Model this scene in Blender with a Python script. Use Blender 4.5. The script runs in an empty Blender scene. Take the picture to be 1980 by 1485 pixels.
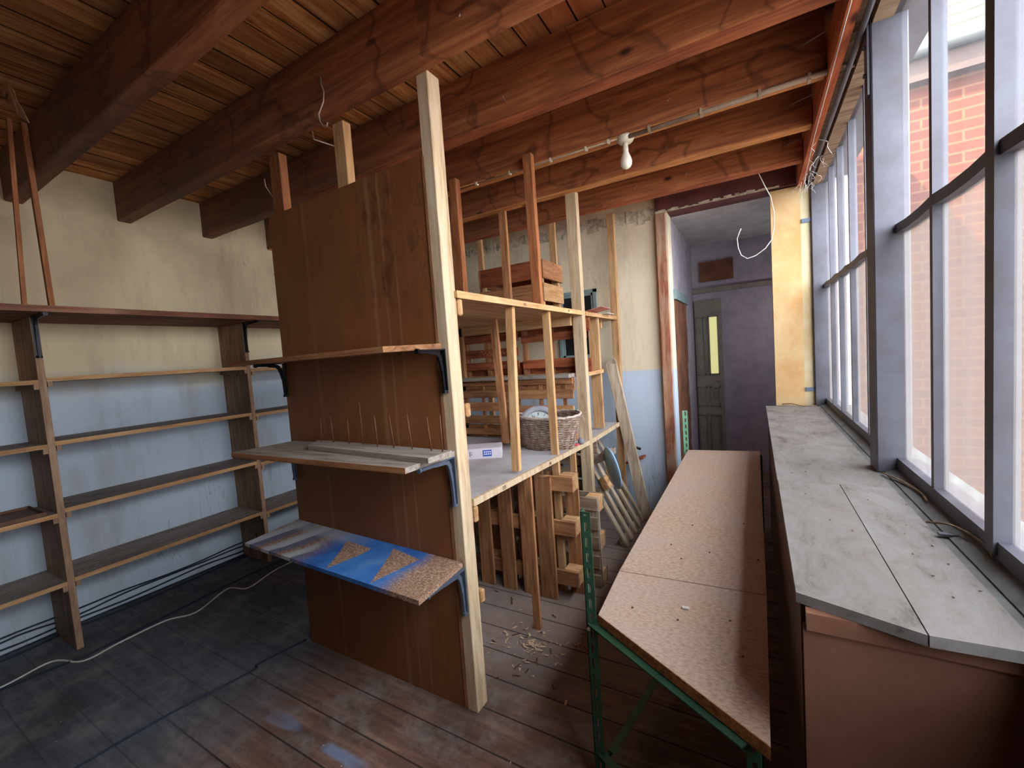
import bpy, bmesh, math, random
from mathutils import Vector, Matrix, Euler
random.seed(7)
S = bpy.context.scene
COL = S.collection

# ------------------------------------------------------------------ camera
CAMH = 1.55
f_px = 822.22
R0 = (0.8661747, 0.4947198, -0.0706657)      # image right
R1 = (-0.0289059, -0.0915703, -0.9953790)    # image down
R2 = (-0.4989046, 0.8642148, -0.0650155)     # view direction
cam_d = bpy.data.cameras.new('camera'); cam = bpy.data.objects.new('camera', cam_d); COL.objects.link(cam)
cam_d.sensor_width = 36; cam_d.lens = f_px * 36 / 1980; cam_d.clip_start = 0.02; cam_d.clip_end = 200
cam.matrix_world = Matrix(((R0[0], -R1[0], -R2[0], 0), (R0[1], -R1[1], -R2[1], 0), (R0[2], -R1[2], -R2[2], CAMH), (0, 0, 0, 1)))
S.camera = cam

# ------------------------------------------------------------------ light and exposure
S.view_settings.view_transform = 'Standard'; S.view_settings.look = 'None'
S.view_settings.gamma = 1; S.view_settings.use_curve_mapping = False
S.view_settings.exposure = 3.9
world = bpy.data.worlds.new('sky'); S.world = world; world.use_nodes = True
wn = world.node_tree.nodes; wl = world.node_tree.links
bg = wn['Background']; bg.inputs[0].default_value = (0.88, 0.94, 1.0, 1); bg.inputs[1].default_value = 1.35
sun_d = bpy.data.lights.new('sun', 'SUN'); sun = bpy.data.objects.new('sun', sun_d); COL.objects.link(sun)
sun_d.energy = 2.2; sun_d.angle = 0.01; sun_d.color = (1.0, 0.86, 0.68)
sun.location = (-4, -8, 8); sun.rotation_euler = Vector((0.35, 0.38, -0.55)).to_track_quat('-Z', 'Y').to_euler()
def portal(loc, rot, sx, sy):
    d = bpy.data.lights.new('window_portal', 'AREA'); d.shape = 'RECTANGLE'; d.size = sx; d.size_y = sy; d.cycles.is_portal = True
    o = bpy.data.objects.new('window_portal', d); COL.objects.link(o); o.location = loc; o.rotation_euler = rot
portal((0.60, 2.05, 1.85), (0, math.radians(90), 0), 1.75, 4.1)
S.cycles.max_bounces = 12; S.cycles.diffuse_bounces = 6; S.cycles.transparent_max_bounces = 16; S.cycles.transmission_bounces = 6
S.cycles.caustics_reflective = False; S.cycles.caustics_refractive = False
try: S.cycles.use_denoising = True
except Exception: pass

# ------------------------------------------------------------------ materials
def lin(c):
    return tuple(((v / 255) / 12.92 if v <= 10 else (((v / 255) + .055) / 1.055) ** 2.4) for v in c) + (1,)
class NT:
    def __init__(s, name, rough=0.7, metal=0.0, spec=0.3):
        s.m = bpy.data.materials.new(name); s.m.use_nodes = True
        s.t = s.m.node_tree; s.n = s.t.nodes; s.l = s.t.links
        s.b = s.n['Principled BSDF']; s.b.inputs['Roughness'].default_value = rough; s.b.inputs['Metallic'].default_value = metal
        s.b.inputs['Specular IOR Level'].default_value = spec
        s.tc = s.n.new('ShaderNodeTexCoord')
    def co(s, scale=(1, 1, 1), rnd=True):
        mp = s.n.new('ShaderNodeMapping'); mp.inputs['Scale'].default_value = scale
        src = s.tc.outputs['Object']
        if rnd:
            oi = s.n.new('ShaderNodeObjectInfo'); a = s.n.new('ShaderNodeVectorMath'); a.operation = 'SCALE'
            v = s.n.new('ShaderNodeCombineXYZ')
            for i in range(3): s.l.new(oi.outputs['Random'], v.inputs[i])
            s.l.new(v.outputs[0], a.inputs[0]); a.inputs['Scale'].default_value = 13.0
            b = s.n.new('ShaderNodeVectorMath'); s.l.new(src, b.inputs[0]); s.l.new(a.outputs[0], b.inputs[1]); src = b.outputs[0]
        s.l.new(src, mp.inputs['Vector']); return mp.outputs[0]
    def noise(s, vec, scale=5, detail=5, rough=.6, dist=0.0):
        n = s.n.new('ShaderNodeTexNoise'); n.inputs['Scale'].default_value = scale; n.inputs['Detail'].default_value = detail
        n.inputs['Roughness'].default_value = rough; n.inputs['Distortion'].default_value = dist
        s.l.new(vec, n.inputs['Vector']); return n.outputs['Fac']
    def ramp(s, fac, stops):
        r = s.n.new('ShaderNodeValToRGB'); e = r.color_ramp.elements
        while len(e) < len(stops): e.new(.5)
        for i, (p, c) in enumerate(stops):
            e[i].position = p; e[i].color = c if len(c) == 4 else lin(c)
        s.l.new(fac, r.inputs[0]); return r.outputs[0]
    def mix(s, fac, a, b, mode='MIX'):
        x = s.n.new('ShaderNodeMix'); x.data_type = 'RGBA'; x.blend_type = mode
        for i, v in ((0, fac), (6, a), (7, b)):
            if hasattr(v, 'links'): s.l.new(v, x.inputs[i])
            elif i == 0: x.inputs[0].default_value = v
            else: x.inputs[i].default_value = v if len(v) == 4 else lin(v)
        return x.outputs[2]
    def math(s, op, a, b=0.0, clamp=False):
        x = s.n.new('ShaderNodeMath'); x.operation = op; x.use_clamp = clamp
        for i, v in ((0, a), (1, b)):
            if hasattr(v, 'links'): s.l.new(v, x.inputs[i])
            else: x.inputs[i].default_value = v
        return x.outputs[0]
    def xyz(s):
        x = s.n.new('ShaderNodeSeparateXYZ'); g = s.n.new('ShaderNodeNewGeometry'); s.l.new(g.outputs['Position'], x.inputs[0]); return x.outputs
    def sstep(s, v, a, b):
        m = s.n.new('ShaderNodeMapRange'); m.interpolation_type = 'SMOOTHSTEP'; s.l.new(v, m.inputs[0])
        m.inputs[1].default_value = a; m.inputs[2].default_value = b; return m.outputs[0]
    def bump(s, h, strength=.3, dist=.01):
        b = s.n.new('ShaderNodeBump'); b.inputs['Strength'].default_value = strength; b.inputs['Distance'].default_value = dist
        s.l.new(h, b.inputs['Height']); s.l.new(b.outputs[0], s.b.inputs['Normal'])
    def out(s, col):
        s.l.new(col, s.b.inputs['Base Color']); return s.m

def wood(name, light, mid, dark, axis='z', grime=0.35, grime_c=(60, 45, 38), rough=.75, tone=.18, knots=True, fine=1.0):
    t = NT(name, rough)
    st = {'x': (.09, 1, 1), 'y': (1, .09, 1), 'z': (1, 1, .09)}[axis]
    v = t.co(st)
    g = t.noise(v, 34 * fine, 6, .65, .6)
    c = t.ramp(g, [(.30, dark), (.47, mid), (.68, light)])
    v2 = t.co((1, 1, 1))
    if knots:
        st2 = {'x': (.45, 1, 1), 'y': (1, .45, 1), 'z': (1, 1, .45)}[axis]
        vo = t.n.new('ShaderNodeTexVoronoi'); vo.inputs['Scale'].default_value = 4.3; t.l.new(t.co(st2), vo.inputs['Vector'])
        k = t.ramp(vo.outputs['Distance'], [(.05, (1, 1, 1, 1)), (.10, (0, 0, 0, 1))])
        c = t.mix(k, c, tuple(int(q * .62) for q in dark))
    gr = t.noise(v2, 3.2, 6, .62)
    gm = t.ramp(gr, [(.46, (0, 0, 0, 1)), (.72, (grime,) * 3 + (1,))])
    c = t.mix(gm, c, grime_c)
    oi = t.n.new('ShaderNodeObjectInfo')
    br = t.n.new('ShaderNodeMapRange'); t.l.new(oi.outputs['Random'], br.inputs[0]); br.inputs[3].default_value = 1 - tone; br.inputs[4].default_value = 1 + tone
    hs = t.n.new('ShaderNodeHueSaturation'); t.l.new(br.outputs[0], hs.inputs['Value']); t.l.new(c, hs.inputs['Color'])
    t.bump(g, .25, .004)
    return t.out(hs.outputs[0])

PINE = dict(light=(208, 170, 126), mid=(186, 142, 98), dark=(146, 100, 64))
OLD = dict(light=(186, 138, 96), mid=(160, 108, 72), dark=(112, 70, 46))
W = {}
for ax in 'xyz':
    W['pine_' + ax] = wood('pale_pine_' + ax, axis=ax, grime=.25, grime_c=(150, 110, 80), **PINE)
    W['old_' + ax] = wood('aged_pine_' + ax, axis=ax, grime=.4, **OLD)
W['white_z'] = wood('bleached_pine', (214, 194, 164), (196, 170, 138), (166, 136, 104), 'z', .2, (170, 140, 110), tone=.05)
W['rust_z'] = wood('red_brown_stud', (184, 122, 78), (156, 94, 58), (110, 62, 38), 'z', .4)
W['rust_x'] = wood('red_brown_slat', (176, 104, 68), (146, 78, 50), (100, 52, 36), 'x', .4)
W['grey_z'] = wood('weathered_board', (196, 180, 160), (170, 150, 128), (126, 106, 88), 'z', .3)
W['grey_x'] = wood('weathered_board_x', (170, 150, 130), (142, 120, 100), (98, 80, 66), 'x', .3)
W['shelf_y'] = wood('dusty_shelf_board', (158, 146, 138), (138, 126, 118), (108, 94, 86), 'y', .4, (70, 62, 60), tone=.08)
W['upright'] = wood('shelf_upright_board', (190, 156, 126), (164, 130, 104), (122, 92, 72), 'z', .4, tone=.08)
W['fleck_y'] = wood('old_red_painted_board', (164, 122, 96), (132, 78, 56), (84, 44, 36), 'y', .7, (70, 56, 52), fine=.6)

def mat_joist():
    t = NT('stained_joist', .72)
    g = t.noise(t.co((.07, 1, 1)), 30, 6, .65, .5)
    c = t.ramp(g, [(.3, (108, 62, 40)), (.5, (156, 92, 58)), (.7, (188, 122, 80))])
    # tide marks of old water stains
    n = t.noise(t.co((1.0, 1, 1)), 2.3, 3, .5, .4)
    ring = t.ramp(n, [(.50, (0, 0, 0, 1)), (.525, (.55,) * 3 + (1,)), (.55, (0, 0, 0, 1))])
    c = t.mix(ring, c, (62, 32, 26))
    vo = t.n.new('ShaderNodeTexVoronoi'); vo.inputs['Scale'].default_value = 3.6; t.l.new(t.co((.5, 1, 1)), vo.inputs['Vector'])
    c = t.mix(t.ramp(vo.outputs['Distance'], [(.04, (1, 1, 1, 1)), (.08, (0, 0, 0, 1))]), c, (58, 28, 20))
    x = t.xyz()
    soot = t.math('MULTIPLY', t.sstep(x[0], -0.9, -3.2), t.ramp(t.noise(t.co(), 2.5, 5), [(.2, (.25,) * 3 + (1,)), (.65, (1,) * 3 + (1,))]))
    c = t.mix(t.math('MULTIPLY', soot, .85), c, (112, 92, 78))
    t.bump(g, .3, .005); return t.out(c)
def mat_deck():
    t = NT('ceiling_boards', .75)
    x = t.xyz()
    pid = t.math('FLOOR', t.math('DIVIDE', x[0], .125))
    wn_ = t.n.new('ShaderNodeTexWhiteNoise'); wn_.noise_dimensions = '1D'; t.l.new(pid, wn_.inputs['W'])
    mp = t.co((1, .08, 1), False)
    add = t.n.new('ShaderNodeVectorMath'); cb = t.n.new('ShaderNodeCombineXYZ'); t.l.new(t.math('MULTIPLY', wn_.outputs[0], 9), cb.inputs[1])
    t.l.new(mp, add.inputs[0]); t.l.new(cb.outputs[0], add.inputs[1])
    g = t.noise(add.outputs[0], 22, 7, .7, .9)
    c = t.ramp(g, [(.30, (92, 52, 32)), (.41, (176, 114, 68)), (.54, (226, 168, 108)), (.68, (252, 212, 156))])
    vo = t.n.new('ShaderNodeTexVoronoi'); vo.inputs['Scale'].default_value = 6.5; t.l.new(t.co((1, .5, 1), False), vo.inputs['Vector'])
    c = t.mix(t.ramp(vo.outputs['Distance'], [(.06, (1, 1, 1, 1)), (.12, (0, 0, 0, 1))]), c, (70, 36, 24))
    hs = t.n.new('ShaderNodeHueSaturation'); mr = t.n.new('ShaderNodeMapRange'); t.l.new(wn_.outputs[0], mr.inputs[0]); mr.inputs[3].default_value = .62; mr.inputs[4].default_value = 1.25
    t.l.new(mr.outputs[0], hs.inputs['Value']); t.l.new(c, hs.inputs['Color']); c = hs.outputs[0]
    # redder, stained boards towards the window side
    rd = t.math('MULTIPLY', t.sstep(x[0], -1.3, -0.6), .8)
    c = t.mix(rd, c, t.mix(g, (104, 48, 32), (178, 98, 62)))
    c = t.mix(.22, c, (196, 104, 52))
    soot = t.ramp(t.noise(t.co((1, .6, 1), False), 2.6, 5, .6), [(.48, (0, 0, 0, 1)), (.68, (.55,) * 3 + (1,))])
    c = t.mix(soot, c, (74, 50, 40))
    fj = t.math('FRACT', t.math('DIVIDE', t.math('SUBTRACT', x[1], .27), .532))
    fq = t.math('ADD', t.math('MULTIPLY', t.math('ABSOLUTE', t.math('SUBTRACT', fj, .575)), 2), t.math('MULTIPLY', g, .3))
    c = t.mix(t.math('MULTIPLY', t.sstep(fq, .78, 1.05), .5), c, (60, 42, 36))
    c = t.mix(t.math('MULTIPLY', t.math('LESS_THAN', t.math('ABSOLUTE', t.math('SUBTRACT', t.math('FRACT', t.math('DIVIDE', x[0], .125)), .985)), .03), .92), c, (22, 14, 12))
    t.bump(g, .35, .006); return t.out(c)
def mat_floor():
    t = NT('dark_worn_floorboards', .72, spec=.25)
    x = t.xyz()
    wv = t.math('DIVIDE', x[1], .17); fr = t.math('FRACT', wv)
    gap = t.math('LESS_THAN', t.math('ABSOLUTE', t.math('SUBTRACT', fr, .5)), .022)
    g = t.noise(t.co((.1, 1, 1), False), 26, 6, .7)
    warm = t.ramp(g, [(.3, (94, 68, 56)), (.55, (130, 98, 82)), (.75, (164, 132, 112))])
    cool = t.ramp(g, [(.3, (78, 82, 90)), (.55, (98, 102, 110)), (.75, (114, 118, 126))])
    n1 = t.noise(t.co((1, 1, 1), False), 2.2, 6, .65)
    sx = t.math('ADD', x[0], t.math('MULTIPLY', t.math('SUBTRACT', n1, .5), .5))
    c = t.mix(t.sstep(sx, -2.45, -1.75), cool, warm)
    dirt = t.ramp(n1, [(.44, (0, 0, 0, 1)), (.66, (.6,) * 3 + (1,))])
    c = t.mix(dirt, c, (56, 50, 50))
    dust = t.ramp(t.noise(t.co((1, 1, 1), False), 6, 7, .72), [(.48, (0, 0, 0, 1)), (.70, (.6,) * 3 + (1,))])
    c = t.mix(dust, c, (142, 136, 134))
    # paler swept dust behind the partition and two blue-grey streaks
    pale = t.math('MULTIPLY', t.sstep(x[1], 1.25, 2.0), t.math('MULTIPLY', t.sstep(sx, -2.2, -1.5), t.sstep(x[0], -.2, -.9)))
    c = t.mix(t.math('MULTIPLY', pale, .55), c, (150, 138, 132))
    for (a, b) in ((-2.0, -1.72), (-1.62, -1.3)):
        m = t.math('MULTIPLY', t.sstep(x[0], a, a + .06), t.sstep(x[0], b, b - .12))
        yy = t.math('ABSOLUTE', t.math('SUBTRACT', x[1], 1.0))
        m = t.math('MULTIPLY', m, t.sstep(t.math('ADD', yy, t.math('MULTIPLY', t.math('SUBTRACT', n1, .5), .1)), .034, .012)); m = t.math('MULTIPLY', m, t.ramp(n1, [(.3, (0, 0, 0, 1)), (.5, (1, 1, 1, 1))]))
        c = t.mix(t.math('MULTIPLY', m, .7), c, (128, 146, 176))
    gw = t.math('ADD', .3, t.math('MULTIPLY', t.sstep(sx, -2.5, -1.9), .5))
    c = t.mix(t.math('MULTIPLY', gap, gw), c, (24, 20, 20))
    spk = t.n.new('ShaderNodeTexVoronoi'); spk.inputs['Scale'].default_value = 9; t.l.new(t.co((1, 1, 1), False), spk.inputs['Vector'])
    c = t.mix(t.ramp(spk.outputs['Distance'], [(.028, (1, 1, 1, 1)), (.035, (0, 0, 0, 1))]), c, (176, 170, 164))
    t.bump(g, .3, .006); return t.out(c)
def mat_wall(name, top, bot, zsplit, soft):
    t = NT(name, .9, spec=.1)
    x = t.xyz(); n1 = t.noise(t.co((1, 1, 1), False), 1.7, 6, .6)
    z = t.math('ADD', x[2], t.math('MULTIPLY', t.math('SUBTRACT', n1, .5), soft))
    c = t.mix(t.sstep(z, zsplit - .01 - soft * .3, zsplit + .01 + soft * .3), bot, top)
    st = t.ramp(t.noise(t.co((1, 1, .25), False), 3.5, 6, .7), [(.5, (0, 0, 0, 1)), (.78, (.55,) * 3 + (1,))])
    c = t.mix(st, c, (148, 128, 104))
    up = t.math('MULTIPLY', t.sstep(z, 2.0, 2.8), t.ramp(n1, [(.4, (0, 0, 0, 1)), (.6, (.5,) * 3 + (1,))]))
    c = t.mix(up, c, (158, 140, 112))
    cr = t.ramp(t.noise(t.co((9, 9, .8), False), 1.6, 2, .5, .6), [(.494, (0, 0, 0, 1)), (.5, (.6,) * 3 + (1,)), (.506, (0, 0, 0, 1))])
    crm = t.ramp(t.noise(t.co((1, 1, 1), False), 1.1, 2), [(.55, (0, 0, 0, 1)), (.62, (1, 1, 1, 1))])
    c = t.mix(t.math('MULTIPLY', cr, crm), c, (116, 108, 98))
    t.bump(n1, .2, .01); return t.out(c)
def plain(name, c, rough=.6, metal=0, spec=.3, var=.0, c2=None, sc=6):
    t = NT(name, rough, metal, spec)
    n = t.noise(t.co(), sc, 6, .65)
    a = lin(c); b = lin(c2) if c2 else tuple(v * .75 for v in a[:3]) + (1,)
    return t.out(t.ramp(n, [(.40, a), (.66, b)]))
def mat_hardboard():
    t = NT('brown_hardboard', .55, spec=.35)
    n = t.noise(t.co((1, 1, 1), False), 2.0, 6, .6)
    c = t.ramp(n, [(.3, (118, 72, 40)), (.6, (136, 86, 50)), (.8, (150, 102, 66))])
    g = t.noise(t.co((1, 1, .05), False), 30, 5, .7)
    c = t.mix(t.ramp(g, [(.5, (0, 0, 0, 1)), (.8, (.35,) * 3 + (1,))]), c, (88, 50, 30))
    st = t.noise(t.co((1, 1, .12), False), 5.0, 4, .55)
    c = t.mix(t.ramp(st, [(.60, (0, 0, 0, 1)), (.78, (.35,) * 3 + (1,))]), c, (150, 112, 82))
    x = t.xyz()
    # three long pale drip marks
    for (xc, w_) in ((-1.50, .020), (-1.43, .012), (-1.96, .018), (-1.36, .008)):
        m = t.sstep(t.math('ABSOLUTE', t.math('SUBTRACT', t.math('ADD', x[0], t.math('MULTIPLY', t.math('SUBTRACT', n, .5), .03)), xc)), w_, w_ * .2)
        m = t.math('MULTIPLY', m, t.ramp(g, [(.35, (0, 0, 0, 1)), (.6, (.55,) * 3 + (1,))]))
        c = t.mix(m, c, (158, 122, 92))
    dk = t.noise(t.co((1, 1, .5), False), 9, 8, .8)
    zone = t.math('MULTIPLY', t.sstep(x[0], -1.7, -1.55), t.sstep(x[2], 1.7, 1.85))
    c = t.mix(t.math('MULTIPLY', zone, t.ramp(dk, [(.52, (0, 0, 0, 1)), (.62, (.7,) * 3 + (1,))])), c, (78, 42, 26))
    return t.out(c)
def mat_chip(name, light, mid, dark):
    t = NT(name, .6)
    n = t.noise(t.co((.4, 1, 1)), 160, 3, .6); c = t.ramp(n, [(.35, dark), (.52, mid), (.7, light)])
    b = t.noise(t.co(), 3, 5, .6)
    c = t.mix(t.ramp(b, [(.4, (0, 0, 0, 1)), (.7, (.45,) * 3 + (1,))]), c, (180, 166, 160))
    return t.out(c)
def mat_painted_shelf():
    t = NT('sprayed_chipboard', .65)
    n = t.noise(t.co((.6, 1, 1), False), 150, 3, .7)
    bare = t.ramp(n, [(.35, (112, 80, 60)), (.52, (160, 126, 104)), (.7, (206, 180, 160))])
    x = t.xyz(); nn = t.noise(t.co((1, 1, 1), False), 7, 5, .6)
    X = t.math('ADD', x[0], t.math('MULTIPLY', t.math('SUBTRACT', nn, .5), .12)); Y = x[1]
    blue = t.ramp(nn, [(.35, (30, 92, 168)), (.6, (56, 120, 190)), (.75, (96, 140, 186))])
    m = t.math('MULTIPLY', t.sstep(X, -1.95, -1.78), t.sstep(X, -1.24, -1.34))
    c = t.mix(t.math('MULTIPLY', m, .95), bare, blue)
    # white and slate brushed stripes at the left end
    u = t.math('ADD', x[0], t.math('MULTIPLY', Y, -.55))
    s1 = t.math('FRACT', t.math('MULTIPLY', u, 5.5))
    wht = t.math('MULTIPLY', t.sstep(X, -1.86, -1.95), t.sstep(s1, .45, .75))
    c = t.mix(t.math('MULTIPLY', wht, .8), c, (196, 206, 216))
    sl = t.math('MULTIPLY', t.sstep(X, -1.84, -1.92), t.sstep(s1, .42, .25)); c = t.mix(t.math('MULTIPLY', sl, .75), c, (84, 108, 142))
    wh2 = t.math('MULTIPLY', t.sstep(x[0], -1.6, -1.9), t.sstep(Y, 1.30, 1.36)); c = t.mix(t.math('MULTIPLY', wh2, .6), c, (190, 196, 204))
    def tri(A, B, C):
        r = None
        for (p, q) in ((A, B), (B, C), (C, A)):
            # signed edge function
            e = t.math('ADD', t.math('ADD', t.math('MULTIPLY', x[0], -(q[1] - p[1])), t.math('MULTIPLY', Y, q[0] - p[0])), (q[1] - p[1]) * p[0] - (q[0] - p[0]) * p[1])
            g = t.sstep(e, -.0006, .0012); r = g if r is None else t.math('MULTIPLY', r, g)
        return r
    for A, B, C in (((-1.785, 1.346), (-1.656, 1.125), (-1.60, 1.342)), ((-1.50, 1.379), (-1.37, 1.12), (-1.313, 1.355))):
        c = t.mix(tri(A, B, C), c, bare)
    return t.out(c)
def mat_brick():
    t = NT('orange_brick', .9)
    br = t.n.new('ShaderNodeTexBrick'); br.inputs['Scale'].default_value = 1; br.inputs['Brick Width'].default_value = .23; br.inputs['Row Height'].default_value = .076
    br.inputs['Mortar Size'].default_value = .008; br.inputs['Color1'].default_value = lin((76, 33, 16)); br.inputs['Color2'].default_value = lin((64, 26, 12)); br.inputs['Mortar'].default_value = lin((84, 54, 31))
    mp = t.n.new('ShaderNodeCombineXYZ'); x = t.xyz(); t.l.new(t.math('ADD', x[0], x[1]), mp.inputs[0]); t.l.new(x[2], mp.inputs[1]); t.l.new(mp.outputs[0], br.inputs['Vector'])
    return t.out(br.outputs['Color'])
def mat_glass(name, dirt, tint):
    m = bpy.data.materials.new(name); m.use_nodes = True; n = m.node_tree.nodes; l = m.node_tree.links
    n.remove(n['Principled BSDF']); o = n['Material Output']
    tr = n.new('ShaderNodeBsdfTransparent'); tl = n.new('ShaderNodeBsdfTranslucent'); tl.inputs[0].default_value = tint
    df = n.new('ShaderNodeBsdfDiffuse'); df.inputs[0].default_value = tint
    a2 = n.new('ShaderNodeMixShader'); a2.inputs[0].default_value = .15; l.new(tl.outputs[0], a2.inputs[1]); l.new(df.outputs[0], a2.inputs[2])
    gl = n.new('ShaderNodeBsdfGlossy'); gl.inputs['Roughness'].default_value = .08
    tc = n.new('ShaderNodeTexCoord'); mp = n.new('ShaderNodeMapping'); mp.inputs['Scale'].default_value = (1, 3.5, .35); l.new(tc.outputs['Object'], mp.inputs[0])
    ns = n.new('ShaderNodeTexNoise'); ns.inputs['Scale'].default_value = 3; ns.inputs['Detail'].default_value = 5; l.new(mp.outputs[0], ns.inputs['Vector'])
    mr = n.new('ShaderNodeMapRange'); l.new(ns.outputs['Fac'], mr.inputs[0]); mr.inputs[1].default_value = .3; mr.inputs[2].default_value = .7
    mr.inputs[3].default_value = dirt * .7; mr.inputs[4].default_value = min(1, dirt * 1.25)
    mx = n.new('ShaderNodeMixShader'); l.new(mr.outputs[0], mx.inputs[0]); l.new(tr.outputs[0], mx.inputs[1]); l.new(a2.outputs[0], mx.inputs[2])
    m2 = n.new('ShaderNodeMixShader'); m2.inputs[0].default_value = .03; l.new(mx.outputs[0], m2.inputs[1]); l.new(gl.outputs[0], m2.inputs[2])
    l.new(m2.outputs[0], o.inputs[0]); return m
M_ = dict(
    joist=mat_joist(), deck=mat_deck(), floor=mat_floor(),
    wall_l=mat_wall('limewashed_wall', (224, 206, 170), (192, 204, 218), 1.55, .5),
    wall_f=mat_wall('two_tone_wall', (224, 210, 184), (192, 206, 224), 1.335, .02),
    dark_wall=plain('dark_corridor_plaster', (176, 168, 178), .9, c2=(156, 150, 160)), corr_ceil=plain('corridor_ceiling', (190, 188, 186), .9),
    brown_wall=plain('peeling_brown_wall', (128, 84, 60), .85, c2=(88, 58, 44), sc=4),
    hard=mat_hardboard(), chip=mat_chip('pale_chipboard', (200, 174, 154), (184, 156, 137), (158, 130, 111)),
    chip_edge=plain('chipboard_edge', (176, 116, 68), .8, c2=(120, 72, 42), sc=60), blue=mat_painted_shelf(),
    steel_grey=plain('grey_painted_steel', (92, 92, 102), .5, .05, c2=(76, 73, 79), sc=4),
    stone=plain('dusty_grey_sill', (112, 114, 114), .85, c2=(88, 86, 84), sc=7),
    tan=plain('stained_yellow_plywood', (204, 174, 130), .7, c2=(190, 144, 92), sc=2.4), tan2=plain('pale_plywood_strip', (196, 184, 152), .7, c2=(184, 158, 116), sc=3),
    black=plain('black_iron', (34, 34, 38), .4, .6), grey_iron=plain('grey_iron', (110, 120, 140), .4, .5), green=plain('green_enamel_steel', (58, 92, 70), .45, .15, c2=(44, 72, 56)),
    mint=plain('pale_green_enamel_steel', (134, 186, 160), .5, .1), cable_w=plain('white_cable', (216, 214, 208), .5), cable_k=plain('dark_cable', (34, 44, 62), .5),
    conduit=plain('painted_conduit', (176, 152, 132), .5, c2=(140, 116, 100)), porcelain=plain('cream_porcelain', (232, 222, 202), .25, spec=.5), bulb=plain('frosted_bulb', (240, 232, 214), .15, spec=.5),
    nail=plain('pale_nail', (176, 150, 136), .5, .4), rnail=plain('rusty_nail', (112, 72, 50), .6, .3), red=wood('flaking_red_post', (192, 148, 116), (152, 92, 70), (96, 54, 42), 'z', .75, (190, 168, 146), fine=.7),
    redtrim=wood('orange_red_trim', (208, 120, 80), (184, 96, 62), (140, 66, 46), 'y', .2), lintel=plain('dark_red_lintel', (104, 58, 54), .7, c2=(70, 42, 44), sc=4),
    plaster=plain('crumbling_plaster', (204, 192, 170), .95, c2=(140, 126, 108), sc=18), brick=mat_brick(), rooft=plain('yellowed_slate_roof', (62, 58, 44), .8, c2=(50, 47, 38), sc=9), gutter=plain('grey_metal_gutter', (84, 88, 88), .4, .3),
    fascia=plain('dark_fascia', (66, 50, 44), .7), ground=plain('pale_concrete_yard', (120, 110, 100), .9), wick_d=plain('brown_wicker', (126, 96, 78), .7, c2=(176, 160, 146), sc=30),
    card=plain('white_carton', (214, 206, 212), .6, c2=(200, 190, 200)), label_blue=plain('blue_label', (44, 96, 196), .5), white=plain('white_print', (236, 236, 240), .5), ink=plain('dark_ink', (60, 54, 56), .7),
    clock_rim=plain('grey_plastic_rim', (150, 150, 158), .45), clock_face=plain('grey_clock_face', (186, 194, 192), .5), pink=plain('pink_paper', (224, 148, 140), .8), paperw=plain('white_paper', (226, 222, 218), .8),
    grey_board=plain('grey_painted_board', (128, 130, 138), .8), litter=plain('wood_shavings', (206, 176, 146), .8), disk=plain('pale_blue_plastic', (158, 196, 226), .45), kraft=plain('torn_grey_cardboard', (160, 142, 132), .85, c2=(120, 100, 88), sc=9),
    darkglass=plain('dark_window_pane', (34, 38, 42), .15, spec=.6), seafoam=plain('grey_green_window_paint', (132, 150, 150), .6), doorp=plain('dark_olive_door_paint', (140, 134, 120), .5, c2=(120, 114, 104)),
    navy=plain('faded_rear_boards', (108, 82, 66), .8), chalk=plain('pale_crayon', (206, 160, 120), .8), glass_u=mat_glass('dusty_glass', .10, (.15, .155, .165, 1)), glass_l=mat_glass('filmed_glass', .40, (.14, .125, .115, 1)),
    bench=None, front=wood('dark_brown_panel', (112, 80, 62), (92, 62, 48), (66, 42, 34), 'y', .4, knots=False), endp=plain('red_brown_board', (140, 98, 80), .6, c2=(120, 80, 62), sc=3), roof=plain('roof_felt', (60, 58, 56), .9), copper=plain('brown_tray_ply', (112, 78, 58), .6))
def mat_bench():
    t = NT('dusty_plywood_top', .7)
    n = t.noise(t.co((1, .45, 1)), 9, 9, .78, .5); c = t.ramp(n, [(.34, (84, 78, 75)), (.46, (122, 116, 112)), (.7, (140, 137, 136))])
    b = t.noise(t.co((1, .4, 1)), 2.2, 5, .6); c = t.mix(t.ramp(b, [(.5, (0, 0, 0, 1)), (.75, (.5,) * 3 + (1,))]), c, (126, 117, 110))
    return t.out(c)
M_['bench'] = mat_bench()
def mat_lit():
    t = NT('lit_pane', .5); t.b.inputs['Base Color'].default_value = (.6, .6, .35, 1)
    t.b.inputs['Emission Color'].default_value = lin((214, 208, 140)); t.b.inputs['Emission Strength'].default_value = .055; return t.m
M_['lit'] = mat_lit()
W['under_x'] = wood('lit_underside_orange', (222, 160, 104), (200, 134, 80), (160, 98, 56), 'x', .3)  # joist underside colour with the light from below painted in
M_.update(W)

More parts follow.
